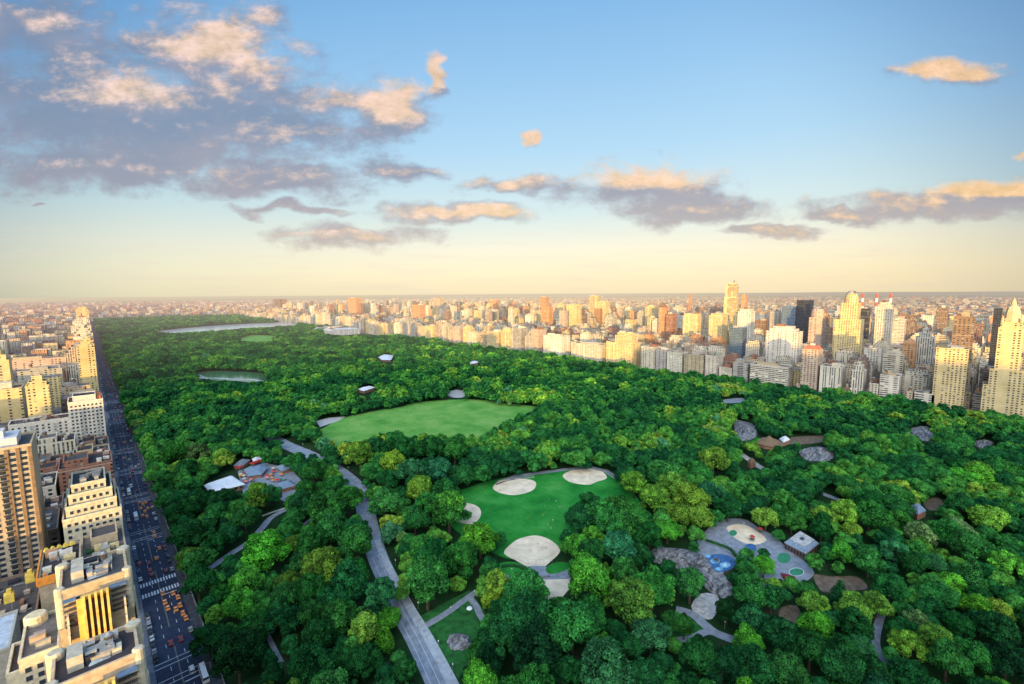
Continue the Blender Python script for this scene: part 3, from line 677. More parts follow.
def woodland(pts, name, light):
    me = bpy.data.meshes.new(name); me.vertices.add(len(pts))
    me.vertices.foreach_set('co', np.array([(t[0], t[1], t[2]*1.12) for t in pts], np.float32).ravel())
    a = me.attributes.new('sz', 'FLOAT', 'POINT'); a.data.foreach_set('value', np.array([t[2] for t in pts], np.float32))
    a = me.attributes.new('rz', 'FLOAT', 'POINT'); a.data.foreach_set('value', np.array([rnd.uniform(0, 6.28) for t in pts], np.float32))
    a = me.attributes.new('hs', 'FLOAT', 'POINT'); a.data.foreach_set('value', np.array([t[3] for t in pts], np.float32))
    o = bpy.data.objects.new(name, me); C.objects.link(o)
    g = bpy.data.node_groups.new('woodland', 'GeometryNodeTree')
    g.interface.new_socket('Geometry', in_out='INPUT', socket_type='NodeSocketGeometry'); g.interface.new_socket('Geometry', in_out='OUTPUT', socket_type='NodeSocketGeometry')
    n = g.nodes; l = g.links; gi = n.new('NodeGroupInput'); go = n.new('NodeGroupOutput')
    join = n.new('GeometryNodeJoinGeometry'); seen = {}
    srcs = []
    for ob in C.objects:
        if ob.name.startswith('crown') and ob.data.name not in seen and not ob.data.name.startswith('pointed') and ob.data.name.startswith('light') == light: seen[ob.data.name] = 1; srcs.append(ob)
    for ob in srcs[:8]:
        oi = n.new('GeometryNodeObjectInfo'); oi.transform_space = 'ORIGINAL'; oi.inputs['Object'].default_value = ob
        sm = n.new('GeometryNodeSetMaterial'); sm.inputs['Material'].default_value = M['leafw']; l.new(oi.outputs['Geometry'], sm.inputs[0])
        gt = n.new('GeometryNodeGeometryToInstance'); l.new(sm.outputs[0], gt.inputs[0]); l.new(gt.outputs[0], join.inputs[0])
    ip = n.new('GeometryNodeInstanceOnPoints'); l.new(gi.outputs[0], ip.inputs['Points']); l.new(join.outputs[0], ip.inputs['Instance']); ip.inputs['Pick Instance'].default_value = True
    rv = n.new('FunctionNodeRandomValue'); rv.data_type = 'INT'; rv.inputs[4].default_value = 0; rv.inputs[5].default_value = len(srcs[:8])-1; l.new(rv.outputs[2], ip.inputs['Instance Index'])
    def na(nm):
        q = n.new('GeometryNodeInputNamedAttribute'); q.data_type = 'FLOAT'; q.inputs[0].default_value = nm; return q.outputs[0]
    cb = n.new('ShaderNodeCombineXYZ'); l.new(na('rz'), cb.inputs[2]); l.new(cb.outputs[0], ip.inputs['Rotation'])
    cs = n.new('ShaderNodeCombineXYZ'); s_ = na('sz'); mu = n.new('ShaderNodeMath'); mu.operation = 'MULTIPLY'; l.new(s_, mu.inputs[0]); l.new(na('hs'), mu.inputs[1])
    l.new(s_, cs.inputs[0]); l.new(s_, cs.inputs[1]); l.new(mu.outputs[0], cs.inputs[2]); l.new(cs.outputs[0], ip.inputs['Scale'])
    l.new(ip.outputs[0], go.inputs[0])
    md = o.modifiers.new('woodland', 'NODES'); md.node_group = g
    return o
tag(woodland([t_ for t_ in rest if math.hypot(t_[0], t_[1]) < 640], 'woodland', False), 'dense green woodland round the meadow and between the single trees', 'woodland', None, 'stuff')
tag(woodland([t_ for t_ in rest if math.hypot(t_[0], t_[1]) >= 640], 'far_woodland', True), 'dense green woodland filling the far half of the park', 'woodland', None, 'stuff')
print('TREES', len(trees), 'individual', len(indiv))

# ------------------------------------------------------------------ buildings
PAL = {'cream': (.58, .51, .39), 'tan': (.47, .37, .25), 'brick': (.30, .14, .09), 'orange': (.50, .26, .13), 'white': (.65, .59, .49), 'grey': (.38, .35, .31), 'brown': (.23, .15, .11), 'pink': (.50, .37, .29), 'dark': (.03, .03, .04), 'gold': (.62, .48, .24), 'blue': (.16, .23, .32)}  # gold puts part of the low sun's light into the walls
CW = {'cream': 'cream', 'tan': 'tan', 'brick': 'red brick', 'orange': 'orange brick', 'white': 'white', 'grey': 'grey', 'brown': 'brown brick', 'pink': 'pinkish', 'dark': 'black glass', 'gold': 'golden', 'blue': 'blue grey glass'}
def bcol(k, j=.1):
    c = PAL[k]; f = rnd.uniform(1-j, 1+j); return (c[0]*f*rnd.uniform(.97, 1.03), c[1]*f, c[2]*f*rnd.uniform(.95, 1.05), rnd.random())
MATS = [M['facade'], M['plain'], M['curtain'], M['wood'], M['metal'], M['white'], M['slate'], M['red'], M['glass'], M['brick'], M['rock'], M['frame'], M['hedge']]
RES = []   # footprints taken
def free(x0, x1, y0, y1): return all(x1 <= a or x0 >= b_ or y1 <= c or y0 >= d_ for a, b_, c, d_ in RES)
def parapet(mb, x0, x1, y0, y1, z, h=1.1, t=.5):
    mb.box(x0-.15, x1+.15, y0-.15, y0+t, z, z+h); mb.box(x0-.15, x1+.15, y1-t, y1+.15, z, z+h)
    mb.box(x0-.15, x0+t, y0+t, y1-t, z, z+h); mb.box(x1-t, x1+.15, y0+t, y1-t, z, z+h)
def tank(root, x, y, z, s=1.0, ow=(0, 0, 0)):
    mb = MB(); mb.k = 0
    for dx, dy in ((-1, -1), (1, -1), (1, 1), (-1, 1)): mb.tube((x+dx*1.3*s, y+dy*1.3*s, z), (x+dx*1.3*s, y+dy*1.3*s, z+2.6*s), .14, .14, 4)
    mb.lathe(x, y, [(1.9*s, z+2.5*s), (1.9*s, z+6*s)], 10)
    o = mb.build('water_tank', [M['wood']], root, ow)
    MB().lathe(x, y, [(2.1*s, z+6.01*s), (.1, z+7.6*s)], 10).build('tank_roof', [M['metal']], o, ow); return o
allb = []
def building(x0, x1, y0, y1, h, col='cream', tiers=None, name='apartment_building', label=None, group=None, glass=False, detail=2, reserve=True, crown=None, cat='building'):
    """tiers: list of (inset W, inset E, inset S, inset N, top height)"""
    if reserve: RES.append((x0, x1, y0, y1))
    cx, cy = (x0+x1)/2, (y0+y1)/2; ow = (cx, cy, 0); c = bcol(col, .06)
    root = empty(name, ow, label, cat, group)
    w = MB(); w.c = c; w.k = 2 if glass else 0
    w.box(x0, x1, y0, y1, -.5, h); top = (x0, x1, y0, y1, h); ps = MB(); ps.k = 0; ps.c = (c[0]*1.06, c[1]*1.06, c[2]*1.06, 1)
    if detail: parapet(ps, *top); ps.build('parapet', [M['plain']], root, ow)
    if tiers:
        for a, b_, s_, n_, z in tiers:
            X0, X1, Y0, Y1 = x0+a, x1-b_, y0+s_, y1-n_; w.box(X0, X1, Y0, Y1, top[4]-.3 if False else h-.3, z)
            if detail: ps = MB(); ps.c = (c[0]*1.06, c[1]*1.06, c[2]*1.06, 1); parapet(ps, X0, X1, Y0, Y1, z); ps.build('parapet', [M['plain']], root, ow)
            top = (X0, X1, Y0, Y1, z)
            if b_ > a+3 and False: pass
    w.build('wall', MATS, root, ow)
    X0, X1, Y0, Y1, Z = top; W, D = X1-X0, Y1-Y0
    if detail and not crown:
        p = MB(); p.k = 1; p.c = bcol(rnd.choice(['grey', 'cream', 'tan', 'brick']))
        for _ in range(1 if detail == 1 else 2):
            a = rnd.uniform(.25, .45)*W; b_ = rnd.uniform(.25, .45)*D; px = rnd.uniform(X0+1.2, X1-a-1.2); py = rnd.uniform(Y0+1.2, Y1-b_-1.2); p.box(px, px+a, py, py+b_, Z-.1-.01*_, Z+rnd.uniform(3.2, 6.5))
        p.build('penthouse', MATS, root, ow)
        if W > 9 and rnd.random() < .8: tank(root, rnd.uniform(X0+3, X1-3), rnd.uniform(Y0+3, Y1-3), Z+(3 if rnd.random() < .5 else 0), 1, ow)
    if crown:
        m_ = MB(); m_.c = c; crown(m_, X0, X1, Y0, Y1, Z); m_.build('crown', MATS, root, ow)
    allb.append(root); return root
def stepped(W, n=3, total=10, dz=4, h=0):
    out = []
    for i in range(n): f = total*(i+1)/n; out.append((f, f*.8, f, f, h+dz*(i+1)))
    return out

# ---- hero buildings beside the avenue (left edge)
def window_grid(root, ow, face, fixed, a0, a1, z0, z1, na, nz, w, h, limit, style='plain', skip=0.0):
    """real windows on a face; the largest ones are parts of their own, the rest one mesh"""
    mb = MB(); mb.k = 1
    if face == 'S': mb.box(-w/2-.12, w/2+.12, -.1, .0, -h/2-.25, h/2+.12, True); mb.k = 0; mb.box(-w/2, w/2, -.14, -.1, -h/2, h/2, True)
    else: mb.box(0, .1, -w/2-.12, w/2+.12, -h/2-.25, h/2+.12, True); mb.k = 0; mb.box(.1, .14, -w/2, w/2, -h/2, h/2, True)
    me = mb.mesh('window', [M['glass'], M['frame']]); ps = []
    pm = MB(); px_ = w*.47; pm.box(*((-px_, px_, -.17, -.142, -h/2+.06, h/2-.06) if face == 'S' else (.142, .17, -px_, px_, -h/2+.06, h/2-.06)), True); pane = pm.mesh('pane', [M['glass']])
    for j in range(nz):
        for i in range(na):
            if rnd.random() < skip: continue
            ps.append((a0+(a1-a0)*(i+.5)/na, z1-(z1-z0)*(j+.5)/nz))
    restv = MB()
    for q, (a, z) in enumerate(ps):
        p = (a, fixed-.01, z) if face == 'S' else (fixed+.01, a, z)
        if q < limit:
            o = bpy.data.objects.new('window', me); C.objects.link(o); o.parent = root; o.location = (p[0]-ow[0], p[1]-ow[1], p[2]-ow[2]); q_ = bpy.data.objects.new('pane', pane); C.objects.link(q_); q_.parent = o
        else:
            restv.k = 1
            if face == 'S': restv.box(a-w/2-.12, a+w/2+.12, p[1]-.1, p[1], z-h/2-.25, z+h/2+.12, True); restv.k = 0; restv.box(a-w/2, a+w/2, p[1]-.14, p[1]-.1, z-h/2, z+h/2, True)
            else: restv.box(p[0], p[0]+.1, a-w/2-.12, a+w/2+.12, z-h/2-.25, z+h/2+.12, True); restv.k = 0; restv.box(p[0]+.1, p[0]+.14, a-w/2, a+w/2, z-h/2, z+h/2, True)
    if restv.V: tag(restv.build('lower_windows', [M['glass'], M['frame']], root, ow), kind='stuff')
def hero(name, label, col, boxes, loc, cat='building', k=1):
    ow = (loc[0], loc[1], 0); root = empty(name, ow, label, cat); w = MB(); w.k = k; w.c = bcol(col, .03); ps = MB(); ps.k = 0; c = w.c; ps.c = (c[0]*1.1, c[1]*1.1, c[2]*1.1, 1)
    d = MB(); d.k = 0
    for i, (x0, x1, y0, y1, z0, z1) in enumerate(boxes):
        w.box(x0, x1, y0, y1, z0, z1); ps = MB(); ps.c = (c[0]*1.1, c[1]*1.1, c[2]*1.1, 1); parapet(ps, x0, x1, y0, y1, z1, 1.2, .6); ps.build('parapet', [M['plain']], root, ow); d = MB()
        d.c = rnd.choice([(.04, .042, .05, 1), (.09, .085, .085, 1), (.16, .15, .145, 1), (.06, .05, .055, 1)]); d.poly([(x0+.6, y0+.6, z1+.05), (x1-.6, y0+.6, z1+.05), (x1-.6, y1-.6, z1+.05), (x0+.6, y1-.6, z1+.05)]); d.build('roof', [M['plain']], root, ow)
        RES.append((x0, x1, y0, y1))
    w.build('wall', MATS, root, ow)
    return root, ow
def clutter(root, ow, x0, x1, y0, y1, z, n, cols=('grey', 'white', 'tan', 'brick'), hmax=3.2):
    for _ in range(n):
        b_ = MB(); b_.k = 0; b_.c = bcol(rnd.choice(cols)); w, d_ = rnd.uniform(1, 4.5), rnd.uniform(1, 4.5); x = rnd.uniform(x0+.7, max(x0+.8, x1-w-.7)); y = rnd.uniform(y0+.7, max(y0+.8, y1-d_-.7)); zz = rnd.uniform(.8, hmax)
        b_.box(x, x+w, y, y+d_, z, z+zz); b_.box(x-.1, x+w+.1, y-.1, y+d_+.1, z+zz, z+zz+.2)
        b_.build(rnd.choice(['bulkhead', 'cooling_unit', 'skylight']), [M['plain']], root, ow)
    for _ in range(n//3):
        b_ = MB(); x = rnd.uniform(x0+1, x1-1); y = rnd.uniform(y0+1, y1-1); b_.tube((x, y, z), (x, y, z+rnd.uniform(1.5, 3)), .25, .25, 6); b_.build('vent_pipe', [M['metal']], root, ow)
    for _ in range(n//4):
        b_ = MB(); x = rnd.uniform(x0+1, x1-4); y = rnd.uniform(y0+1, y1-1); l = min(rnd.uniform(3, 9), x1-x-1); b_.box(x, x+l, y, y+.5, z+.4, z+.9, True); b_.build('duct', [M['metal']], root, ow)

def deco_tower(x0, x1, y0, y1, zt, zb, label):
    """pale twin tower with a finned crown and curved parapets"""
    boxes = [(x0-1.6, x1+2.2, y0-12, y1+6, -.5, zb), (x0-.8, x1+.9, y0-.9, y1+2.0, zb-.3, zb+7), (x0, x1, y0, y1, zb+7.7, zt)]
    root, ow = hero('apartment_tower', label, 'tan', boxes, ((x0+x1)/2, (y0+y1)/2))
    # finned centre bay on the south face, side panels with louvres
    w = x1-x0; cx = (x0+x1)/2
    pan = MB(); pan.k = 0; pan.c = (.72, .46, .12, 1)  # sunset gold put into the base colour of bay and fins
    pan.box(cx-5.2, cx+3.6, y0-3.4, y0-.95, zb+.5, zt-2.5, True); pan.build('finned_bay', [M['plain']], root, ow)
    for i in range(5):
        f = MB(); f.k = 0; f.c = (.78, .52, .16, 1); xx = cx-3.2+i*1.6; f.box(xx-.35, xx+.35, y0-4.9, y0-3.4, zb+.5, zt-1.2, True); f.build('fin', [M['plain']], root, ow)
        g_ = MB(); g_.k = 0; g_.c = (.12, .07, .05, 1)
        if i < 4: g_.box(xx+.4, xx+1.2, y0-3.48, y0-3.41, zb+2, zt-3.4, True); g_.build('dark_strip', [M['plain']], root, ow)  # thin dark strips on the bay face between the fins
    for s in (-1, 1):
        for j in range(5):
            f = MB(); f.k = 0; f.c = (.07, .065, .07, 1); xc = cx+s*(w/2-3); zz = zt-4.6-j*2.0
            f.box(xc-2.2, xc+2.2, y0-1.5, y0-.92, zz-.3, zz+.4, True); f.build('louvre', [M['plain']], root, ow)
        f = MB(); f.k = 0; f.c = (.12, .2, .33, 1); xc = cx+s*(w/2-3); f.box(xc-2.3, xc+2.3, y0-2.6, y0-.2, zt-2.8, zt-2.5, True); f.build('skylight', [M['plain']], root, ow)
        f = MB(); f.k = 0; f.c = (.56, .49, .36, 1); f.lathe(cx+s*(w/2-.4), y1-1.5, [(2.1, zb+8), (2.1, zt+1.7), (1.6, zt+2.1)], 14); f.build('corner_turret', [M['plain']], root, ow)
        f = MB(); f.k = 0; f.c = (.56, .49, .36, 1); f.lathe(cx+s*(w/2-.1), y0+1.2, [(1.5, zb+8), (1.5, zt+1.5), (1.1, zt+1.9)], 14); f.build('corner_turret', [M['plain']], root, ow)
        f = MB(); f.k = 0; f.c = (.6, .54, .42, 1)
        for j in range(3): f.box(cx+s*(w/2-1.6)-.3, cx+s*(w/2-1.6)+.3, y0-2.6-j, y0-.3, zb+3, zt-8-j*3, True)
        f.build('buttress', [M['plain']], root, ow)
    clutter(root, ow, x0+3, x1-3, y0+4, y1-2, zt+.05, 24, ('grey', 'cream', 'dark'), 2.6)
    b_ = MB(); b_.k = 0; b_.c = (.5, .45, .36, 1); b_.box(x0+3.2, x0+6.6, y0+5, y1-5, zt-.1, zt+4.3); b_.build('bulkhead', [M['plain']], root, ow)
    b_ = MB(); b_.k = 0; b_.c = (.45, .5, .52, 1); b_.obox(cx+.5, y0+7, zt, zt+1.8, 5, 5, .1, .1); b_.build('pyramid_skylight', [M['plain']], root, ow)
    for t in ((cx+3, y1-6), ): tank(root, t[0], t[1], zt, .6, ow)
    return root, ow
r1_, ow1 = deco_tower(-15.0, 3.6, 167, 184, 64, 42, 'cream apartment tower at the bottom edge with dark flat roof and a finned crown')
window_grid(r1_, ow1, 'E', 5.81, 157, 188, 6, 38, 6, 8, 1.6, 1.9, 48)
r2_, ow2 = deco_tower(-15.0, 3.8, 222, 244, 64, 43, 'cream apartment tower with golden finned crown, the farther of the two matching towers')
wg, ow = hero('apartment_wing', 'low cream wing with a rounded stair turret left of the matching towers', 'cream', [(-27, -16.8, 226, 254, -.5, 42), (-31, -27, 232, 252, -.5, 35)], (-22, 240))
f = MB(); f.k = 0; f.c = (.7, .6, .4, 1); f.lathe(-24, 251, [(3.4, -.5), (3.4, 45), (2.9, 45.6)], 18); f.build('stair_turret', [M['plain']], wg, ow)
window_grid(wg, ow, 'S', 226, -26.4, -17.4, 4, 40, 3, 11, 1.6, 1.8, 33)
clutter(wg, ow, -26, -18, 228, 246, 42.05, 4, ('pink', 'grey'))
# terraced low block with low-sun gold put into its roof colours
g1, ow = hero('terrace_building', 'low block with an orange edged roof terrace behind the finned tower', 'tan', [(-26.5, -12, 300, 334, -.5, 36), (-12, 5.8, 304, 346, -.5, 33), (-8, 3, 328, 344, 32.7, 38)], (-10, 320))
clutter(g1, ow, -26, -13, 301, 332, 36.05, 13, ('gold', 'white', 'pink', 'orange')); clutter(g1, ow, -11, 4, 306, 327, 33.05, 10, ('white', 'gold', 'grey'))
f = MB(); f.k = 0; f.c = (.85, .3, .05, 1); f.box(-26.8, -12, 299.2, 299.98, 34, 38, True); f.box(-27.3, -26.7, 300, 334, 34, 38, True); f.build('orange_parapet', [M['plain']], g1, ow)
f = MB(); f.k = 12
for i in range(5): f.box(-10+i*2.6, -8.2+i*2.6, 322, 326.5, 33.1, 34.4+.3*(i % 2))
f.build('roof_garden', MATS, g1, ow)
for i in range(5):
    f = MB(); f.k = 0; f.c = (.85, .6, .1, 1); x = -25+i*2.4; f.tube((x, 331, 36), (x, 331, 37.6), .1, .1, 5); f.obox(x, 331, 37.6, 39.4, 2.2, 2.2, .4, .35); f.build('yellow_shrub', [M['plain']], g1, ow)
g2, ow = hero('low_building', 'dark roofed low building with planted courtyard left of the finned towers', 'brown', [(-60, -28, 296, 346, -.5, 22), (-78, -60, 280, 346, -.5, 26)], (-50, 320))
clutter(g2, ow, -50, -29, 298, 344, 22.05, 14, ('brick', 'dark', 'pink', 'tan'), 1.6)
for (x, y) in ((-40, 318), (-34, 334)):
    f = MB(); f.k = 0; f.c = (.85, .62, .12, 1); f.box(x, x+3.4, y, y+3, 22, 26.5); f.box(x+1, x+2.6, y+.5, y+2.5, 26.5, 28.5); f.build('yellow_bulkhead', [M['plain']], g2, ow)
g3, ow = hero('low_building', 'low building with pale blue grey flat roof at the left edge', 'grey', [(-62, -33, 262, 292, -.5, 29)], (-46, 277))
g4, ow = hero('low_building', 'dark low building below the rounded turret at the bottom left corner', 'dark', [(-62, -32, 196, 256, -.5, 14)], (-47, 226))
clutter(g4, ow, -60, -33, 198, 254, 14.05, 10, ('dark', 'blue', 'grey'), 2)
g3_ = 0; ow = (-46, 277, 0)
f = MB(); f.k = 0; f.c = (.5, .56, .64, 1); f.poly([(-61.3, 262.7, 29.1), (-33.7, 262.7, 29.1), (-33.7, 291.3, 29.1), (-61.3, 291.3, 29.1)]); f.build('roof_sheet', [M['plain']], g3, ow)
# brown high tower
b1, ow = hero('apartment_tower', 'tall brown brick tower with columns of balconies at the left edge', 'tan', [(-74, -27.5, 352, 384, -.5, 90)], (-50, 368))
window_grid(b1, ow, 'S', 352, -53, -28.6, 8, 88.5, 6, 26, 2.3, 1.75, 96)
for cx_ in (-47, -38.8):
    for k in range(26):
        f = MB(); f.k = 0; f.c = (.05, .05, .06, 1); z = 87-k*3.1; f.box(cx_-1.4, cx_+1.4, 350.9, 351.99, z-1.9, z-1.7, True); f.box(cx_-1.4, cx_+1.4, 350.8, 350.9, z-1.9, z-.9, True); f.build('balcony', [M['plain']], b1, ow)
f = MB(); f.k = 0; f.c = (.62, .62, .64, 1); f.box(-60, -33, 358, 378, 90, 94.5); f.box(-45, -38, 362, 372, 94.4, 98); f.build('penthouse', [M['plain']], b1, ow); tank(b1, -52, 366, 94.5, 1, ow)
f = MB(); f.k = 0; f.c = (.24, .155, .09, 1)
for xx in (-53.6, -44.9, -36.75, -32.65, -28.1): f.box(xx-.7, xx+.7, 351.4, 351.99, 0, 89.8, True)
f.build('pier', [M['plain']], b1, ow)
# stepped cream building
s1, ow = hero('stepped_building', 'cream terraced apartment block stepping down beside the avenue', 'cream', [(-19, 6.2, 350, 388, -.5, 44), (-17.5, 4.5, 353, 388, 43.7, 50), (-16, 3, 356.5, 388, 49.7, 55.5), (-14.5, .5, 360, 386, 55.2, 60)], (-6, 368))
window_grid(s1, ow, 'S', 350, -18, 5.4, 18, 43, 8, 7, 1.5, 1.7, 56, skip=.1)
window_grid(s1, ow, 'S', 353, -16.5, 3.5, 45, 49.5, 7, 1, 1.4, 1.9, 8)
window_grid(s1, ow, 'S', 356.5, -15, 2, 51, 55, 6, 1, 1.4, 1.9, 8)
window_grid(s1, ow, 'S', 360, -14, 0, 56, 59.5, 5, 1, 1.4, 1.9, 8)
clutter(s1, ow, -14, 0, 362, 384, 60.05, 7)
# white slab with balconies
w1, ow = hero('apartment_building', 'long white apartment slab with balconies and taller right end beside the avenue', 'white', [(-66, -22, 664, 690, -.5, 42), (-22, 5.5, 655, 690, -.5, 59), (-18, 0, 660, 684, 58.7, 64)], (-30, 674))
window_grid(w1, ow, 'S', 655, -21, 4.8, 8, 57, 8, 13, 1.6, 1.7, 50)
window_grid(w1, ow, 'S', 664, -65, -23, 14, 40, 10, 8, 1.6, 1.7, 50)
for k in range(10):
    for xx in (-50, -33, -12, 0):
        z = 54-k*3.5
        if xx < -22 and z > 40: continue
        f = MB(); f.k = 0; f.c = (.5, .5, .5, 1); y = 664 if xx < -22 else 655; f.box(xx-2, xx+2, y-1.5, y-.02, z-1.9, z-1.7, True); f.box(xx-2, xx+2, y-1.6, y-1.5, z-1.9, z-.8, True); f.build('balcony', [M['plain']], w1, ow)
f = MB(); f.k = 0; f.c = (.7, .2, .08, 1); f.box(-8, 4, 662, 688, 59, 62.5); f.build('orange_penthouse', [M['plain']], w1, ow); clutter(w1, ow, -64, -24, 666, 688, 42.05, 8)
# the low roofs between the stepped block and the white slab, and row houses
lows = [(-24, 6, 396, 400.5), (-22, 6.1, 409, 440), (-52, -24, 396, 440), (-80, -54, 409, 450), (-18, 6.2, 442, 478), (-48, -20, 444, 476), (-78, -50, 452, 478), (-26, 6, 492, 525), (-56, -28, 490, 528), (-14, 6.1, 528, 558), (-44, -16, 530, 560), (-80, -46, 532, 560), (-20, 6, 572, 604), (-50, -22, 574, 604), (-84, -58, 490, 528), (-16, 6.2, 606, 640), (-46, -18, 608, 640), (-80, -52, 574, 640)]
lab_l = ['dark roofed', 'brick', 'grey roofed', 'pale roofed', 'tan', 'reddish']
for i, (x0, x1, y0, y1) in enumerate(lows[1:]):
    h = rnd.uniform(19, 40) if x1 > 0 else rnd.uniform(14, 34)
    colk = rnd.choice(['tan', 'brown', 'grey', 'brick', 'pink', 'cream'])
    gq, ow = hero('low_building', '%s low building %s the avenue, %s in front of the white balcony slab' % (CW[colk], 'beside' if x1 > 0 else 'back from', ordw(len(lows)-2-i)), colk, [(x0, x1, y0, y1, -.5, h), (x0+3, x0+(x1-x0)*.55, y0+6, y1-5, h-.3, h+4)], ((x0+x1)/2, (y0+y1)/2), k=0)
    clutter(gq, ow, x0+(x1-x0)*.55, x1, y0, y1, h+.05, 6, ('grey', 'dark', 'white', 'brick', 'pink')); tank(gq, x0+7, (y0+y1)/2, h+4, .9, ow)
# golden towers farther up the left side
def spire(mb, x0, x1, y0, y1, z):
    cx, cy = (x0+x1)/2, (y0+y1)/2; r = min(x1-x0, y1-y0)/2; mb.k = 1
    mb.lathe(cx, cy, [(r*.8, z), (r*.8, z+6), (r*.6, z+6.2), (r*.55, z+11), (r*.3, z+13), (r*.1, z+18)], 8)
def flatcap(mb, x0, x1, y0, y1, z): mb.k = 1; mb.box(x0+2, x1-2, y0+2, y1-2, z, z+5); mb.box(x0+5, x1-5, y0+5, y1-5, z+4.9, z+8)
building(-14, 4, 890, 915, 96, 'gold', [(2, 2, 2, 2, 101)], 'apartment_tower', 'tall golden lit slender tower standing at the avenue on the left side', crown=flatcap)
building(-12, 5, 1010, 1040, 92, 'gold', [(2, 2, 2, 2, 97)], 'apartment_tower', 'slim golden tower directly behind the slender avenue tower', crown=flatcap)
building(-30, -4, 778, 800, 58, 'tan', None, 'apartment_building', 'tan block left of the avenue with orange lit rooftop', detail=2)
building(-54, -36, 700, 724, 74, 'gold', [(2, 2, 2, 2, 78), (5, 5, 5, 5, 84)], 'apartment_tower', 'mid height golden tower with stepped top above the white slab')
building(-106, -60, 742, 775, 68, 'gold', None, 'apartment_building', 'golden block with wide base at the far left edge', detail=1)
building(-92, -70, 776, 800, 97, 'gold', [(2, 2, 2, 2, 103)], 'apartment_tower', 'golden tower rising behind the wide block at the left edge', crown=spire)
building(-80, -34, 960, 985, 62, 'grey', None, 'apartment_building', 'wide grey building wall facing the camera between golden towers', detail=2)
building(-98, -14, 1110, 1135, 64, 'pink', None, 'museum_building', 'long pinkish building behind the wide grey wall on the left', detail=1)
building(-22, 5.5, 700, 730, 44, 'brick', None, 'apartment_building', 'brick building with orange roof behind the white slab at the avenue', detail=2)
building(-30, 5.5, 735, 770, 50, 'brown', None, 'apartment_building', 'brown brick building at the avenue before the slender golden tower', detail=2)
y = 1055; i = 0
WN = ['cream', 'tan', 'gold', 'white', 'orange']
while y < 4150:
    l = rnd.uniform(28, 60); h = rnd.choice([48, 55, 60, 66, 72, 88]) if y < 2600 else rnd.choice([30, 36, 45, 52])
    cc = rnd.choice(WN); dd_ = rnd.uniform(25, 40)
    if i % 5 == 3: h *= 1.35
    building(5.5-dd_, 5.5, y, y+l, h, cc, [(4, 3, 3, 3, h+5), (8, 6, 6, 6, h+10)] if i % 2 else None, 'apartment_building', '%s apartment block lining the left avenue, %s beyond the slender golden tower' % (CW[cc], ordw(i)), 'apartment blocks along the left avenue', detail=2 if y < 1900 else 1)
    y += l+(20 if i % 2 else 3); i += 1

# ---- the row along the park's right side (photo columns give north and south ends)
def row5(pl, pr, pt, col, label, depth=30, X=885, **kw):
    ym = atX((pl+pr)/2, pt, X); yn = atX(pl, pt, X)[1]; ys = atX(pr, pt, X)[1]
    return building(X, X+depth, ys+.3, yn-.3, max(ym[2], 12), col, label=label, **kw)
def st(h, n=2, d=4, ins=4): return [(ins*(i+1)*.5, ins*(i+1), ins*(i+1), ins*(i+1), h+d*(i+1)) for i in range(n)]
# tall spired tower at the right edge
def chateau(mb, x0, x1, y0, y1, z):
    cx, cy = (x0+x1)/2, (y0+y1)/2; mb.k = 1; mb.c = (.66, .5, .28, 1); mb.lathe(cx, cy, [(9, z), (9, z+6), (7.5, z+6.3), (7, z+14), (5.5, z+20), (2.5, z+23), (2.4, z+27), (.2, z+33)], 8)
    for s in (-1, 1):
        for t in (-1, 1): mb.lathe(cx+s*8.5, cy+t*8.5, [(1.6, z), (1.6, z+5), (.1, z+9)], 6)
building(885, 912, -31, 9, 42, 'gold', [(1, 2, 2, 5, 64), (2, 4, 8, 9, 120), (3.5, 6, 9.5, 10.5, 127)], 'spired_tower', 'tall cream tower with golden pointed crown near the right edge', crown=chateau)
building(885, 905, -64, -34, 21, 'white', None, 'town_house', 'low white house at the right edge beside the spired tower')
building(925, 960, -52, -14, 78, 'grey', None, 'office_building', 'grey office block with a window grid behind the spired tower at the right edge')
row5(936, 969, 349, 'gold', 'broad tall apartment block with golden sunlit windows left of the right hand street', 30, name='apartment_block', tiers=None)
RES[-1]
row5(914, 935, 394, 'white', 'low white and brown houses under the broad golden block', 22)
row5(906, 913, 392, 'tan', 'narrow low tan house left of the low white houses', 22)
row5(880, 900, 376, 'white', 'white block with dark window columns above the right hand trees', 26, tiers=None)
row5(869, 879, 384, 'cream', 'small cream house next to the white block with dark window columns', 24)
row5(851, 864, 371, 'white', 'narrow white building standing alone above the trees', 24, tiers=[(3, 3, 3, 3, 52), (6, 6, 6, 6, 57)])
row5(843, 850, 388, 'brown', 'small low brown house between the narrow and the broad white buildings', 22)
row5(820, 842, 367, 'white', 'broad plain white apartment building right of the red roofed tower', 30)
def redroof(mb, x0, x1, y0, y1, z):
    mb.k = 1; mb.c = (.55, .14, .09, 1); cx, cy = (x0+x1)/2, (y0+y1)/2; mb.obox(cx, cy, z, z+7, x1-x0-1, y1-y0-1, 0, .62); mb.c = (.6, .55, .45, 1); mb.box(cx-3, cx+3, cy-3, cy+3, z+6.8, z+10)
row5(802, 819, 350, 'pink', 'pinkish tower with a red roof on the park edge', 28, name='red_roofed_tower', crown=redroof)
row5(796, 802, 388, 'pink', 'small pink house at the foot of the red roofed tower', 20)
row5(750, 788, 366, 'white', 'long white apartment building with many windows left of the red roofed tower', 30, tiers=None)
row5(733, 748, 363, 'grey', 'grey apartment building with rounded corner left of the long white building', 28)
row5(719, 732, 368, 'cream', 'low cream building with arched front beside the grey one', 26)
row5(705, 718, 356, 'cream', 'cream building with stepped gable beside the arched front', 28)
row5(684, 704, 355, 'tan', 'tan apartment building with brown side wall', 30)
row5(667, 682, 353, 'white', 'white apartment building with a flat roof and grey neighbour', 28)
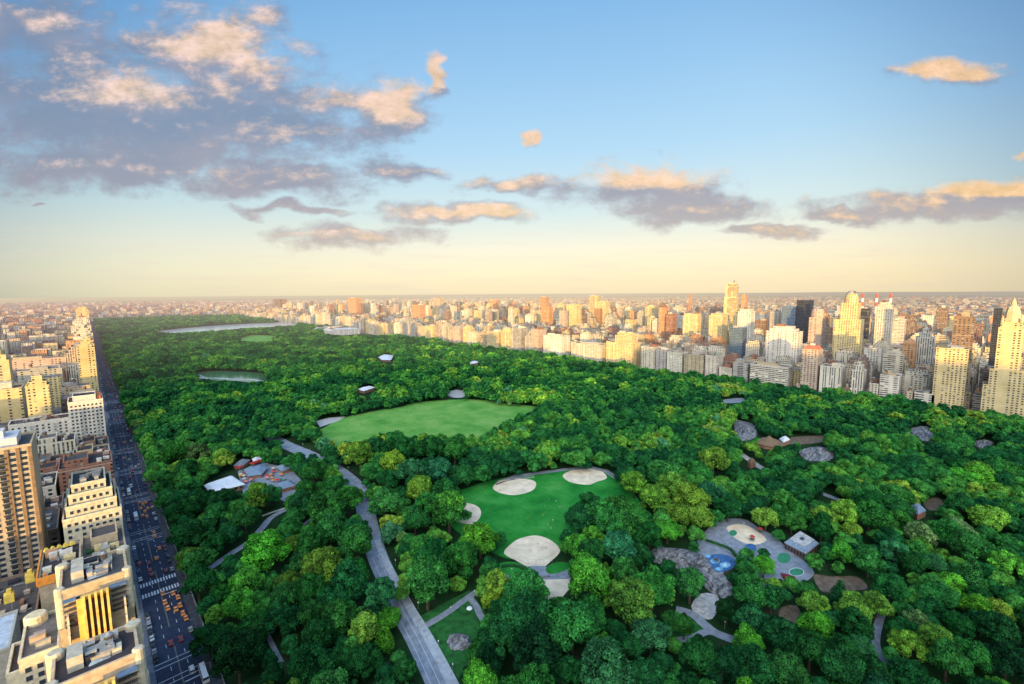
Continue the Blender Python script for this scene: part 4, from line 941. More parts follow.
row5(656, 666, 350, 'grey', 'narrow grey apartment building in the park side row', 28)
row5(641, 655, 347, 'cream', 'cream apartment building just right of the golden twin peaked one', 28)
row5(606, 633, 343, 'gold', 'golden sunlit building with two stepped peaks in the park side row', 34, name='apartment_block', tiers=[(4, 6, 5, 22, 72), (8, 10, 9, 26, 78)])
row5(571, 601, 344, 'cream', 'cream stepped building left of the golden twin peaked one', 34, tiers=None)
row5(543, 562, 336, 'white', 'white apartment building with stepped top in the middle of the row', 32, tiers=None)
y = max(r[3] for r in RES if r[0] == 885)+18; i = 0
while y < 3900:
    l = rnd.uniform(22, 56); h = rnd.choice([44, 48, 52, 56, 60, 64, 72]) if y < 2700 else rnd.choice([22, 30, 40, 48]); cc = rnd.choice(['cream', 'white', 'tan', 'cream', 'gold', 'grey', 'pink'])
    if 1850 < y < 2100: pass
    building(885, 885+rnd.uniform(24, 34), y, y+l, h, cc, [(2, 4, 4, 4, h+4), (4, 8, 8, 8, h+8)] if rnd.random() < .5 else None, 'apartment_building', '%s apartment block on the far park edge, %s beyond the white stepped one' % (CW[cc], ordw(i)), 'apartment blocks along the right side of the park', detail=2 if y < 1500 else 1)
    i += 1; y += l+(16 if i % 2 == 0 else .6)

# ---- landmark towers behind the row
def lm(pl, pr, pt, X, depth, col, label, name='apartment_tower', tiers=None, glass=False, crown=None, detail=1):
    ym = atX((pl+pr)/2, pt, X); yn = atX(pl, pt, X)[1]; ys = atX(pr, pt, X)[1]; h = ym[2]
    if tiers == 'step': tiers = [(3, 3, 3, 3, h), (6, 6, 6, 6, h+6)]; h -= 12
    elif tiers: tiers = [tuple(t[:4])+(t[4]+h,) for t in tiers]
    return building(X, X+depth, ys, yn, h, col, tiers, name, label, glass=glass, crown=crown, detail=detail)
def dome(mb, x0, x1, y0, y1, z): cx, cy = (x0+x1)/2, (y0+y1)/2; r = min(x1-x0, y1-y0)/2; mb.k = 0; mb.lathe(cx, cy, [(r, z), (r, z+8), (r*.94, z+14), (r*.8, z+20), (r*.5, z+25), (r*.3, z+26)], 16)
lm(722, 736, 318, 1440, 26, 'gold', 'very tall slim golden tower rising above the skyline', tiers=[(2, 2, 3, 3, 62), (3, 3, 5, 5, 96), (5, 5, 7, 7, 104)])
lm(741.5, 746, 295, 1950, 20, 'orange', 'thin orange brown tower right of the tallest slim golden tower')
lm(994, 1003, 308, 1060, 20, 'dark', 'dark narrow slab showing just left of the spired tower', 'office_tower', glass=True, detail=0)
lm(797, 811, 300, 1290, 26, 'dark', 'black glass tower behind the park side row', 'office_tower', glass=True, detail=0)
lm(809, 823, 318, 1190, 26, 'pink', 'pink golden tower with rounded top beside the black glass tower', crown=dome)
lm(834, 861, 320, 1150, 34, 'gold', 'massive golden tower with tall domed shaft on a wide body', 'domed_tower', tiers=[(5, 5, 6, 9, 34)], crown=dome)
lm(876, 893, 308, 1290, 28, 'cream', 'pale tower with golden lit edge between domed tower and brown slab', tiers=[(3, 3, 3, 3, 6), (6, 6, 6, 6, 11)])
lm(893, 905, 320, 1320, 24, 'white', 'white stepped tower right of the pale tower with golden edge', tiers=[(3, 3, 3, 3, 6)])
lm(861, 869, 309, 1560, 24, 'dark', 'small dark slab right of the domed tower')
lm(954, 975, 318, 1010, 26, 'brown', 'brown slab tower with vertical piers behind the broad golden block', 'office_tower')
lm(903, 917, 315, 1500, 26, 'brown', 'brown apartment slab in the right distance')
lm(937, 948, 308, 1650, 26, 'brown', 'brown slab left of the brown tower with vertical piers')
lm(915, 934, 338, 1080, 30, 'white', 'white stepped apartment house left of the broad golden block', tiers=[(3, 3, 5, 5, 8), (6, 6, 9, 9, 15)])
lm(902, 916, 344, 1060, 26, 'orange', 'orange brown building with pointed top near the white stepped house', crown=lambda mb, a, b_, c, d_, z: (setattr(mb, 'k', 1), mb.obox((a+b_)/2, (c+d_)/2, z, z+10, b_-a, d_-c, 0, .1)))
lm(782, 796, 306, 1290, 28, 'blue', 'blue grey glass tower left of the black one', 'office_tower', glass=True, detail=0)
lm(770, 782, 312, 1330, 26, 'grey', 'pale grey tower left of the blue grey glass tower')
lm(738, 751, 312, 1160, 28, 'white', 'tall white apartment tower right of the slim golden tower', tiers=[(2, 2, 3, 3, 6)])
lm(766, 798, 332, 1020, 34, 'white', 'wide white many stepped apartment house', tiers=[(2, 4, 6, 6, 5), (4, 6, 12, 12, 10)])
lm(709, 723, 316, 1150, 30, 'gold', 'golden tower with broad body left of the slim golden tower', tiers=[(2, 2, 3, 3, 5)])
lm(730, 743, 328, 1060, 26, 'blue', 'grey glass block with golden left neighbour', glass=True)
lm(683, 698, 316, 1200, 28, 'gold', 'golden apartment tower in the middle right skyline', tiers=[(2, 2, 3, 3, 5)])
lm(689, 691.5, 294, 2250, 10, 'orange', 'thin orange chimney above the middle skyline', 'chimney', detail=0)
lm(659, 666, 308, 1260, 24, 'orange', 'orange brick tower with dark shaded side in the middle skyline')
lm(666, 673, 314, 1240, 24, 'brick', 'red brick tower beside the orange brick one')
lm(645, 655, 308, 1440, 26, 'gold', 'pale golden tower left of the orange brick tower', tiers=[(2, 2, 3, 3, 5)])
lm(589, 597, 296, 1640, 26, 'gold', 'tall golden tower in the centre skyline')
lm(598, 606, 302, 1560, 24, 'gold', 'golden tower just right of the tall centre one')
lm(540, 546, 297, 1750, 24, 'orange', 'orange brown tall tower left of centre skyline')
lm(541, 549, 307, 1290, 24, 'orange', 'orange brown tower in front of the taller orange one')
lm(567, 577, 305, 1290, 26, 'gold', 'light golden tower between the orange towers and the centre golden one')
lm(488, 496, 300, 1640, 28, 'orange', 'orange tower in the left centre skyline')
lm(433, 440, 298, 1750, 30, 'tan', 'tan tower above the far row left of centre')
lm(412, 420, 305, 1150, 30, 'orange', 'red orange brick tower near the far park edge')
lm(348, 356, 298, 1250, 40, 'orange', 'tall orange brown tower beyond the far museum roof')
for k, (a, b_) in enumerate(((274, 280.5), (281.5, 287))):
    yy = 4330; x_a = atY(a, 299, yy)[0]; x_b = atY(b_, 299, yy)[0]; building(x_a, x_b, yy, yy+35, atY(a, 299, yy)[2], 'brown', None, 'apartment_tower', '%s of two matching brown towers beyond the far end of the park' % ('left' if k == 0 else 'right'), detail=0)
# three red and white smokestacks
for k, (px, wd) in enumerate(((863, 'leftmost'), (877, 'middle'), (891, 'rightmost'))):
    X = 2750; _, yy, z = atX(px, 293.5, X); root = empty('smokestack', (X, yy, 0), '%s of three red and white smokestacks on the far river bank' % wd, 'smokestack', 'three smokestacks')
    for j, (z0, z1, c) in enumerate(((0, z*.62, (.55, .5, .48, 1)), (z*.62, z*.74, (.75, .1, .05, 1)), (z*.74, z*.86, (.8, .75, .7, 1)), (z*.86, z, (.8, .1, .05, 1)))):
        m_ = MB(); m_.c = c; m_.lathe(X, yy, [(7-j*.7, z0), (6.5-j*.7, z1)], 12); m_.build('stack_shaft' if j == 0 else 'painted_band', [M['plain']], root, (X, yy, 0))

# ---- the rest of the east side: choose the largest as things, the others as one mesh
AV = [(885, 1000), (1020, 1130), (1175, 1270), (1290, 1420), (1445, 1620), (1650, 1830), (1860, 2040), (2065, 2260)]
cand = []
for ai, (xa, xb) in enumerate(AV):
    for k in range(-3, 52):
        y0 = 165+80.5*k+9-25; y1 = y0+62
        spots = []
        x = xa if ai else 925
        while x < xb-8:
            edge = x < xa+30 or x > xb-38
            w = rnd.uniform(14, 28) if edge else rnd.uniform(9, 19); w = min(w, xb-x)
            for half in (0, 1):
                ya, yb = (y0, y0+rnd.uniform(26, 30)) if half == 0 else (y1-rnd.uniform(26, 30), y1)
                if y0 > 2900: h = rnd.choice([16, 18, 20, 22, 24, 42, 60]) if edge else rnd.uniform(12, 20)
                elif edge: h = rnd.choice([24, 28, 32, 36, 40, 44, 50, 58] if ai < 3 else [20, 24, 30, 38, 48, 60, 75, 92])*rnd.uniform(.9, 1.1)
                else: h = rnd.choice([15, 17, 18, 20, 24, 32, 42]) if ai else rnd.choice([16, 18, 22, 30, 40])
                if ai >= 2 and rnd.random() < (.012 if y0 < 900 else .03): h = rnd.uniform(85, 120)
                if free(x+.2, x+w-.2, ya, yb):
                    cand.append((x+.2, x+w-.2, ya, yb, h, rnd.choice(['cream', 'cream', 'white', 'tan', 'tan', 'brick', 'orange', 'pink', 'gold', 'brown', 'gold', 'white', 'cream'])))
            x += w
ca = np.array([c[:5] for c in cand]); cu, cv, cd = proj(ca[:, 0], (ca[:, 2]+ca[:, 3])/2, ca[:, 4])
score = (ca[:, 4]-26)*np.sqrt(ca[:, 1]-ca[:, 0])/cd; score[(cu < 300) | (cu > 1030)] = 0
NB = max(0, 292-len(allb)); pick = set(int(i) for i in np.argsort(-score)[:NB])
LMK = [('the tallest golden tower', 729), ('the black glass tower', 804), ('the domed tower', 848), ('the brown slab tower', 965), ('the orange brick tower', 662), ('the centre golden tower', 593), ('the pair of orange towers', 544), ('the tan far tower', 436), ('the spired tower', 1005), ('the wide stepped house', 782), ('the twin-peaked building', 620), ('the red orange tower', 416)]
vis = []
for i in sorted(pick):
    u1 = float(cu[i]); n, ux = min(LMK, key=lambda q: abs(q[1]-u1)); layer = 'near' if cand[i][0] < 1300 else 'far'
    vis.append((n, 'right of' if u1 > ux else 'left of', cand[i][5], layer, abs(u1-ux), i))
vis.sort(key=lambda q: q[:5]); cnt = {}
for n, rel, cc, layer, dd_, i in vis:
    key = (n, rel, cc, layer); k_ = cnt.get(key, 0); cnt[key] = k_+1; x0, x1, y0, y1, h, _ = cand[i]
    lab = '%s building in the %s rows %s %s, %s' % (CW[cc], layer, rel, n, 'nearest' if k_ == 0 else ordw(k_)+' nearest')
    building(x0, x1, y0, y1, h, cc, [(2.5, 2.5, 3, 3, h+4), (5, 5, 6, 6, h+8)] if (h > 40 and rnd.random() < .55) else None, 'apartment_building', lab, 'apartment buildings east of the park', detail=1 if cd[i] < 1500 else 0, reserve=False, glass=(h > 85 and rnd.random() < .15))
def block_mesh(name, items, label, cat):
    n = len(items); V = np.zeros((n, 8, 3)); cols = np.zeros((n, 4)); 
    it = np.array([q[:5] for q in items]); x0, x1, y0, y1, h = it.T
    for k, (a, b_, z) in enumerate(((x0, y0, -1), (x1, y0, -1), (x1, y1, -1), (x0, y1, -1), (x0, y0, h), (x1, y0, h), (x1, y1, h), (x0, y1, h))): V[:, k, 0] = a; V[:, k, 1] = b_; V[:, k, 2] = z
    Fq = np.array([(4, 5, 6, 7), (0, 1, 5, 4), (1, 2, 6, 5), (2, 3, 7, 6), (3, 0, 4, 7)]); Fs = (Fq[None]+(np.arange(n)*8)[:, None, None]).reshape(-1, 4)
    me = bpy.data.meshes.new(name); me.from_pydata(V.reshape(-1, 3).tolist(), [], Fs.tolist()); me.materials.append(M['facade'])
    cols = np.array([bcol(q[5], .14) for q in items]); cc = np.repeat(cols, 20, axis=0).astype(np.float32)
    at = me.color_attributes.new('Col', 'FLOAT_COLOR', 'CORNER'); at.data.foreach_set('color', cc.ravel()); me.update()
    o = bpy.data.objects.new(name, me); C.objects.link(o); return tag(o, label, cat, None, 'stuff')
rest = [c for i, c in enumerate(cand) if i not in pick and cu[i] > -400]
more = []
for c in rest:        # penthouses and tanks on the mass
    x0, x1, y0, y1, h, k = c
    if h > 30: more.append((x0+2.2, x1-2.5, y0+2.5, y1-2.5, h+rnd.uniform(3, 7), k))
    if rnd.random() < .8: w = (x1-x0)*rnd.uniform(.25, .5); a = rnd.uniform(x0+1, x1-w-1); h += 4 if h > 30 else 0; more.append((a, a+w, y0+5, y0+5+rnd.uniform(5, 12), h+rnd.uniform(3, 8), rnd.choice(['brick', 'grey', 'white', k])))
block_mesh('city_blocks', rest+more, 'mass of smaller buildings packed between the towers right of the park', 'city blocks')
# far city: Harlem, the Bronx, Queens, and the wedge left of the avenue
far = []
while len(far) < 16000:
    th = R(rnd.uniform(-12, 96)); dd_ = 1500+14500*rnd.random()**1.35; x = dd_*math.sin(th); y = dd_*math.cos(th)
    if x < 2330 and y < 4290 and x > -20: continue
    if 2300 < x < 2660 and y < 3300: continue
    if 2300 < x < 3300 and 3200 < y < 5200: continue
    if x < -20 and (y < 620 or x > -45): continue
    a, b_ = rnd.uniform(12, 34), rnd.uniform(12, 40)
    if x < 0 or y > 4290 and x < 2300: h = rnd.choice([14, 16, 18, 20, 22, 24, 30, 45]); ck = rnd.choice(['brick', 'brick', 'orange', 'pink', 'tan', 'cream', 'white', 'brown'])
    else: h = rnd.choice([7, 9, 10, 12, 14, 18, 24]); ck = rnd.choice(['brick', 'pink', 'tan', 'white', 'grey', 'cream', 'orange'])
    if rnd.random() < .025: h = rnd.uniform(38, 62); a, b_ = a*.8, b_*.8
    s_ = 1+max(0, dd_-5000)/9000
    far.append((x-a*s_/2, x+a*s_/2, y-b_*s_/2, y+b_*s_/2, h, ck))
block_mesh('distant_city', far, 'hazy mass of low brick buildings reaching to the horizon', 'distant city')
lw = []
for k in range(6, 52):
    y0 = 165+80.5*k+7; x = -34
    lim = -.13*y0-120
    while x > lim:
        w = rnd.uniform(14, 28); h = rnd.choice([16, 18, 20, 26, 34, 42, 50, 58])
        for ya, yb in ((y0, y0+28), (y0+36, y0+64)):
            if free(x-w, x, ya, yb): lw.append((x-w, x-.3, ya, yb, h*rnd.uniform(.85, 1.1), rnd.choice(['brick', 'tan', 'cream', 'white', 'orange', 'brown', 'pink', 'gold'])))
        x -= w
    
block_mesh('west_blocks', lw, 'dense rows of mixed brick and cream buildings left of the avenue towers', 'city blocks')
# blocks west of the avenue, beside and behind the camera: unseen, heights set to shade the park
sh = []
for k in range(-24, 36):
    y0 = 165+80.5*k+7
    x = -150 if y0 < 500 else -.13*y0-120
    while x > -900:
        w = rnd.uniform(24, 40)
        h = rnd.uniform(85, 128) if y0 < -500 and x > -600 else (rnd.uniform(44, 62) if y0 < 700 else rnd.uniform(24, 50))
        if -180 < y0 < 260 and x > -450: h = rnd.uniform(34, 50)
        sh.append((x-w, x-1, y0, y0+64, h, rnd.choice(['brick', 'tan', 'cream']))); x -= w+(25 if rnd.random() < .2 else 0)
block_mesh('unseen_shade_blocks', sh, 'unseen city blocks west of the avenue, heights set to shade the park', 'city blocks')

# ------------------------------------------------------------------ things in the park
def poly_roof(mb, pts, z0, z1, inset):
    n = len(pts); cx = sum(p[0] for p in pts)/n; cy = sum(p[1] for p in pts)/n; i = len(mb.V)
    mb.V += [(x, y, z0) for x, y in pts]+[(cx+(x-cx)*inset, cy+(y-cy)*inset, z1) for x, y in pts]
    for k in range(n): mb.quad((i+k, i+(k+1) % n, i+n+(k+1) % n, i+n+k))
    mb.quad(tuple(i+n+k for k in range(n)))
# white roofed restaurant
P_ = GP([(206,490),(232,481),(244,489),(212,497)]); c0 = (sum(p[0] for p in P_)/4, sum(p[1] for p in P_)/4, 0)
rt = empty('restaurant_building', c0, 'restaurant hall with a long white roof among the trees left of the drive', 'restaurant')
m_ = MB(); m_.k = 0; m_.prism(P_, 0, 4.2); m_.build('wall', [M['brick']], rt, c0)
m_ = MB(); m_.k = 0; poly_roof(m_, grow(P_, 1.1), 4.2, 6.0, .8); m_.build('roof', [M['white']], rt, c0)
for k in range(6):
    a, b_ = P_[3], P_[2]; t_ = (k+.5)/6; x = a[0]+(b_[0]-a[0])*t_; y = a[1]+(b_[1]-a[1])*t_; m_ = MB(); m_.obox(x, y, 1, 3, 2, .3, math.atan2(b_[1]-a[1], b_[0]-a[0])); m_.build('window', [M['glass']], rt, c0)
PV = [([(244,473),(262,467),(268,471),(262,478),(248,480)], 'slate', 'blue grey roofed pavilion behind the white roofed restaurant'), ([(276,470),(290,466),(294,471),(282,475)], 'slate', 'blue grey roofed pavilion nearest the park drive'),
      ([(277,487),(292,484),(296,489),(280,494)], 'slate', 'blue grey roofed pavilion right of the restaurant courtyard'), ([(233,469),(243,462),(251,463),(240,471)], 'metal', 'grey roofed shed at the back of the restaurant group'), ([(252,462),(262,459),(263,462),(254,466)], 'white', 'small white roofed shed behind the red awning')]
for pts, mt, lab in PV:
    Q = GP(pts); c1 = (sum(p[0] for p in Q)/len(Q), sum(p[1] for p in Q)/len(Q), 0); o = empty('pavilion', c1, lab, 'pavilion')
    m_ = MB(); m_.prism(grow(Q, .9), 0, 3.4); m_.build('wall', [M['brick']], o, c1)
    m_ = MB(); poly_roof(m_, Q, 3.4, 6, .35); m_.build('roof', [M[mt]], o, c1)
for (a, b_, lab) in (((251,467),(262,463), 'long red awning behind the restaurant courtyard'), ((236,471),(243,469), 'short red awning left of the courtyard')):
    A_, B_ = G(*a), G(*b_); L_ = math.hypot(A_[0]-B_[0], A_[1]-B_[1]); an = math.atan2(B_[1]-A_[1], B_[0]-A_[0]); c1 = ((A_[0]+B_[0])/2, (A_[1]+B_[1])/2, 0)
    o = empty('awning', c1, lab, 'awning'); m_ = MB(); m_.obox(c1[0], c1[1], 3.0, 4.2, L_, 5, an, .75); m_.build('canopy', [M['red']], o, c1)
    for s in (-.45, .45):
        m_ = MB(); x = c1[0]+math.cos(an)*L_*s; y = c1[1]+math.sin(an)*L_*s; m_.tube((x, y, 0), (x, y, 3.1), .08, .08, 6); m_.build('post', [M['metal']], o, c1)
sheet('terrace', grow(GP([(240,472),(262,463),(290,470),(299,480),(297,497),(283,500),(262,487),(246,494)]), 1.08), .03, M['path'])
um = MB(); um.lathe(0, 0, [(1.9, 2.3), (1.2, 2.9), (.1, 3.3)], 8); ume = um.mesh('canopy', [M['cloth']]); upm = MB().tube((0, 0, 0), (0, 0, 2.5), .05, .05, 6).mesh('pole', [M['metal']]); utm = MB().lathe(0, 0, [(.12, 0), (.12, .68), (1.0, .7), (1.0, .75)], 10).mesh('table', [M['wood']])
ucol = [('red', (.7, .03, .03)), ('pink', (.7, .25, .25)), ('cream', (.6, .5, .35)), ('orange', (.65, .25, .05)), ('dark green', (.04, .16, .06)), ('brown', (.25, .12, .08))]
for k in range(30):
    t_ = k/30; px = rnd.uniform(240, 298); py = 470+rnd.uniform(-3, 24) if px > 276 else 470+rnd.uniform(0, 14)
    nm, cc = ucol[k % 6]; x, y = G(px, py); o = empty('cafe_umbrella', (x, y, .03), '%s courtyard umbrella beside the restaurant, %s of that colour from the left' % (nm, ['first', 'second', 'third', 'fourth', 'fifth', 'sixth'][k//6]), 'umbrella', 'umbrellas in the restaurant courtyard')
    for me_, nn in ((ume, 'canopy'), (upm, 'pole'), (utm, 'table')):
        q = bpy.data.objects.new(nn, me_); C.objects.link(q); q.parent = o; q.color = tuple(cc)+(1,)
# flat roofed park house
H0 = GP([(784.5,549),(805,560),(818,550),(799,538)]); c1 = (sum(p[0] for p in H0)/4, sum(p[1] for p in H0)/4, 0)
o = empty('park_house', c1, 'brick park house with pale flat roof and slate edges beside the playground', 'park house')
m_ = MB(); m_.prism(H0, 0, 4.6); m_.build('wall', [M['brick']], o, c1)
m_ = MB(); poly_roof(m_, grow(H0, 1.06), 4.6, 6.6, .74); m_.build('slate_edge', [M['slate']], o, c1)
m_ = MB(); m_.prism(grow(H0, .74), 6.4, 7.1); m_.build('roof', [M['gravel']], o, c1)
m_ = MB(); m_.prism(grow(H0, .16), 7.1, 7.5); m_.build('skylight', [M['glass']], o, c1)
for s0, s1 in ((0, 1), (1, 2)):
    a, b_ = H0[s0], H0[s1]; an = math.atan2(b_[1]-a[1], b_[0]-a[0])
    for k in range(7):
        t_ = (k+.5)/7; x = a[0]+(b_[0]-a[0])*t_; y = a[1]+(b_[1]-a[1])*t_; m_ = MB(); m_.obox(x, y, .6, 3.6, 1.5, .35, an); m_.build('window' if k != 3 else 'door', [M['glass']], o, c1)
# playground
sheet('playground_paving', grow(spline(GP([(697,545),(708,530),(719,521),(735,519),(748,521),(760,529),(775,537),(790,552),(802,560),(813,572),(804,581),(788,583),(778,578),(772,592),(758,590),(745,575),(728,557),(722,578),(706,570)]), 3), 1.02), .018, M['path'])
sheet('playground_sand', spline(GP([(727,527),(738,524),(750,527),(762,535),(766,541),(752,545),(738,540),(730,533)]), 4), .03, M['sand'])
def disc(name, px, py, rx, ry, m_, z=.03, **k): return sheet(name, [G(px+rx*math.cos(t), py+ry*math.sin(t)) for t in [i*.2618 for i in range(24)]], z, m_, **k)
disc('splash_pad', 719, 563, 17, 9, M['blue'], .03)
for a, b_, c, d_, z in ((715, 561, 5, 2.6, .036), (725, 565, 5.5, 3, .036), (708, 556, 3, 1.6, .036), (719, 569, 4, 1.8, .037)): disc('splash_pad', a, b_, c, d_, M['pale_blue'], z)
disc('splash_pad', 725, 565, 2.2, 1.3, M['white'], .042); disc('play_surface', 750.5, 548, 6, 4.4, M['blue'], .04); disc('play_surface', 784, 558, 8, 6.5, M['path'], .03); disc('play_surface', 784, 558, 6.8, 5.4, M['green_pad'], .036)
disc('play_surface', 796.5, 572, 7.6, 4.3, M['white'], .034); disc('play_surface', 796.5, 572, 7.0, 3.8, M['green_pad'], .04); disc('play_surface', 733, 533, 4, 3, M['green_pad'], .04)
strip('wall_ring', [G(*p) for p in [(706,543),(716,546),(727,551),(736,558)]], (1.2, 1.2), .05, M['sidewalk'])
def hedge(line, w, h, m_, label, name='hedge', cat='hedge'):
    pts = spline([G(*p) for p in line], 5, False); mb = MB(); r_ = np.random.RandomState(len(line)+int(w*10)+int(line[0][0]))
    for i in range(len(pts)-1):
        x = (pts[i][0]+pts[i+1][0])/2; y = (pts[i][1]+pts[i+1][1])/2; an = math.atan2(pts[i+1][1]-pts[i][1], pts[i+1][0]-pts[i][0]); L_ = math.hypot(pts[i+1][0]-pts[i][0], pts[i+1][1]-pts[i][1])
        mb.obox(x, y, 0, h*.85, L_*1.02, w*.8, an, .85)
        for _ in range(int(10*L_)):
            u_ = r_.uniform(-.5, .5)*L_; v_ = r_.uniform(-.5, .5)*w; zz = r_.uniform(.2, 1)*h; px = x+u_*math.cos(an)-v_*math.sin(an); py = y+u_*math.sin(an)+v_*math.cos(an); s_ = .28; d1 = r_.normal(size=3)*s_; d2 = r_.normal(size=3)*s_
            mb.poly([(px+d1[0], py+d1[1], zz+abs(d1[2])), (px+d2[0], py+d2[1], zz+d2[2]*.5), (px-d1[0], py-d1[1], zz-d1[2]*.3), (px-d2[0], py-d2[1], zz-d2[2]*.5)])
    return tag(mb.build(name, [m_]), label, cat)
hedge([(706,541),(718,545),(730,550),(736,557)], 2.2, 1.5, M['hedge'], 'dark clipped hedge between the blue splash pad and the sand play area')
hedge([(748,573),(757,579),(768,583),(774,584)], 2.2, 1.5, M['hedge'], 'curved dark hedge at the front of the playground')
hedge([(782,577),(788,578),(795,580)], 4.5, 1.8, M['flower'], 'patch of dark red shrubs beside the small green play circle', 'shrub', 'shrub')
hedge([(502,567),(512,566),(522,568),(527,571)], 3, 1.0, M['hedge'], 'dark low hedge left of the ball field entrance')
# play structure: slide tower and swings
for k, (px, py) in enumerate(((716, 562), (752, 541), (760, 533))):
    x, y = G(px, py); o = empty('play_structure', (x, y, .03), ['blue climbing frame with slide on the splash pad', 'climbing frame with slide beside the blue circle', 'climbing frame with slide at the back of the sand area'][k], 'play structure')
    for dx, dy in ((-1, -1), (1, -1), (1, 1), (-1, 1)):
        MB().tube((dx*1.1, dy*1.1, 0), (dx*1.1, dy*1.1, 3.4), .09, .09, 6).build('post', [M['metal']], o)
    MB().box(-1.3, 1.3, -1.3, 1.3, 1.5, 1.65, True).build('platform', [M['wood']], o); MB().obox(0, 0, 3.3, 4.4, 3, 3, 0, .1).build('roof', [M['blue'] if k == 0 else M['red']], o)
    s_ = MB(); s_.V += [(1.3, -.4, 1.6), (1.3, .4, 1.6), (4.4, .4, .2), (4.4, -.4, .2), (1.3, -.4, 1.4), (1.3, .4, 1.4), (4.4, .4, .05), (4.4, -.4, .05)]
    for q in ((0, 3, 2, 1), (4, 5, 6, 7), (0, 4, 7, 3), (1, 2, 6, 5)): s_.quad(q)
    s_.build('slide', [M['pale_blue']], o)
# rock outcrops
def rock(pts, h, label, seed):
    Q = grow(spline(GP(pts), 5), 1.04); cx = sum(p[0] for p in Q)/len(Q); cy = sum(p[1] for p in Q)/len(Q); r_ = np.random.RandomState(seed); mb = MB(); n = len(Q); rings = [(1.0, -.3), (.94, .3), (.85, .55), (.74, .72), (.62, .85), (.48, .92), (.33, 1), (.16, .97)]
    for kk, zz in rings:
        for x, y in Q:
            jx, jy = r_.normal(size=2)*.5; u_ = (x*.88+y*.47)*.23
            mb.V.append((cx+(x-cx)*kk+jx, cy+(y-cy)*kk+jy, max(-.4, h*zz*(.72+.4*math.sin(u_*2.1)+.22*math.sin(x*.9+y*.4)+r_.normal()*.12)) if kk < 1 else -.3))
    for j in range(len(rings)-1):
        for k in range(n): mb.quad((j*n+k, j*n+(k+1) % n, (j+1)*n+(k+1) % n, (j+1)*n+k))
    mb.quad(tuple((len(rings)-1)*n+k for k in range(n)))
    return tag(mb.build('rock_outcrop', [M['rock']], None, (cx, cy, 0)), label, 'rock')
rock([(648,553),(660,549),(690,551),(704,558),(716,572),(729,582),(732,592),(722,597),(708,590),(694,578),(676,568),(655,562)], 4.5, 'large bare grey rock outcrop left of the blue splash pad', 1)
rock(IMG['grey1'], 3.5, 'pale grey rock outcrop behind the gravel path right of centre', 2)
rock(IMG['rocks2'], 3.5, 'broken pale rocks right of the pavilion with brown roof', 3)
rock(IMG['grey2'], 3, 'grey rock among dark trees on the right', 4)
rock(IMG['grey3'], 3, 'small grey rock below the broad golden block at the far right', 5)
rock([(448,640),(456,634),(468,636),(470,646),(458,650),(450,648)], 2.5, 'small blue grey rock by the triangular path lawn', 6)
# pavilions in the right middle distance
x, y = G(769, 446); o = empty('pavilion', (x, y, 0), 'round pavilion with a striped brown roof in the right middle distance', 'pavilion')
MB().lathe(0, 0, [(13, 0), (13, 4)], 12).build('wall', [M['brick']], o); m_ = MB(); m_.lathe(0, 0, [(15, 4), (8, 7.5), (3, 9), (2.4, 10.4), (.2, 11.5)], 12); m_.build('roof', [M['wood']], o)
for pts, mt, lab in (([(779,443),(786,441),(790,444),(783,447)], 'white', 'small white roofed building beside the round pavilion'), ([(908,513),(918,510),(926,517),(917,521)], 'slate', 'small grey roofed building among dark trees on the right'), ([(378,359),(384,356),(394,357),(391,362),(382,362)], 'white', 'white roofed boathouse among trees left of centre'),
                     ([(357,392),(372,389),(376,390),(364,394)], 'white', 'low white roofed building behind the pale meadow'), ([(470,364),(478,363),(478,365),(470,366)], 'white', 'tiny white roof in the central woods'), ([(747,466),(752,464),(756,467),(750,469)], 'wood', 'small brown roofed kiosk on the gravel path')):
    Q = GP(pts); c1 = (sum(p[0] for p in Q)/len(Q), sum(p[1] for p in Q)/len(Q), 0); o = empty('park_building', c1, lab, 'park building')
    m_ = MB(); m_.prism(grow(Q, .92), 0, 5); m_.build('wall', [M['brick']], o, c1); m_ = MB(); poly_roof(m_, Q, 5, 8, .4); m_.build('roof', [M[mt]], o, c1)
# museum on the far right side of the park
mx0, my0 = 700, 1900
Q = GP([(334,335),(392,333),(388,328),(345,329)]); Q = [(720, 1880), (856, 1880), (856, 2130), (720, 2130)]
o = empty('museum_building', (790, 2000, 0), 'long low pale museum with flat grey roofs at the far edge of the park', 'museum'); RES.append((720, 856, 1880, 2130))
m_ = MB(); m_.k = 0; m_.c = (.66, .62, .56, .5)
for b_ in ((760, 856, 1880, 2130, 24), (735, 760, 1900, 2100, 19), (780, 840, 1930, 1990, 29), (780, 840, 2030, 2090, 29)): m_.box(b_[0], b_[1], b_[2], b_[3], -.5 if b_[4] < 25 else 23.8, b_[4])
m_.build('wall', MATS, o, (790, 2000, 0))
m_ = MB(); m_.box(765, 850, 1886, 1925, 24.05, 26); m_.box(740, 756, 1910, 2090, 19.05, 20.5); m_.build('roof', [M['white']], o, (790, 2000, 0))
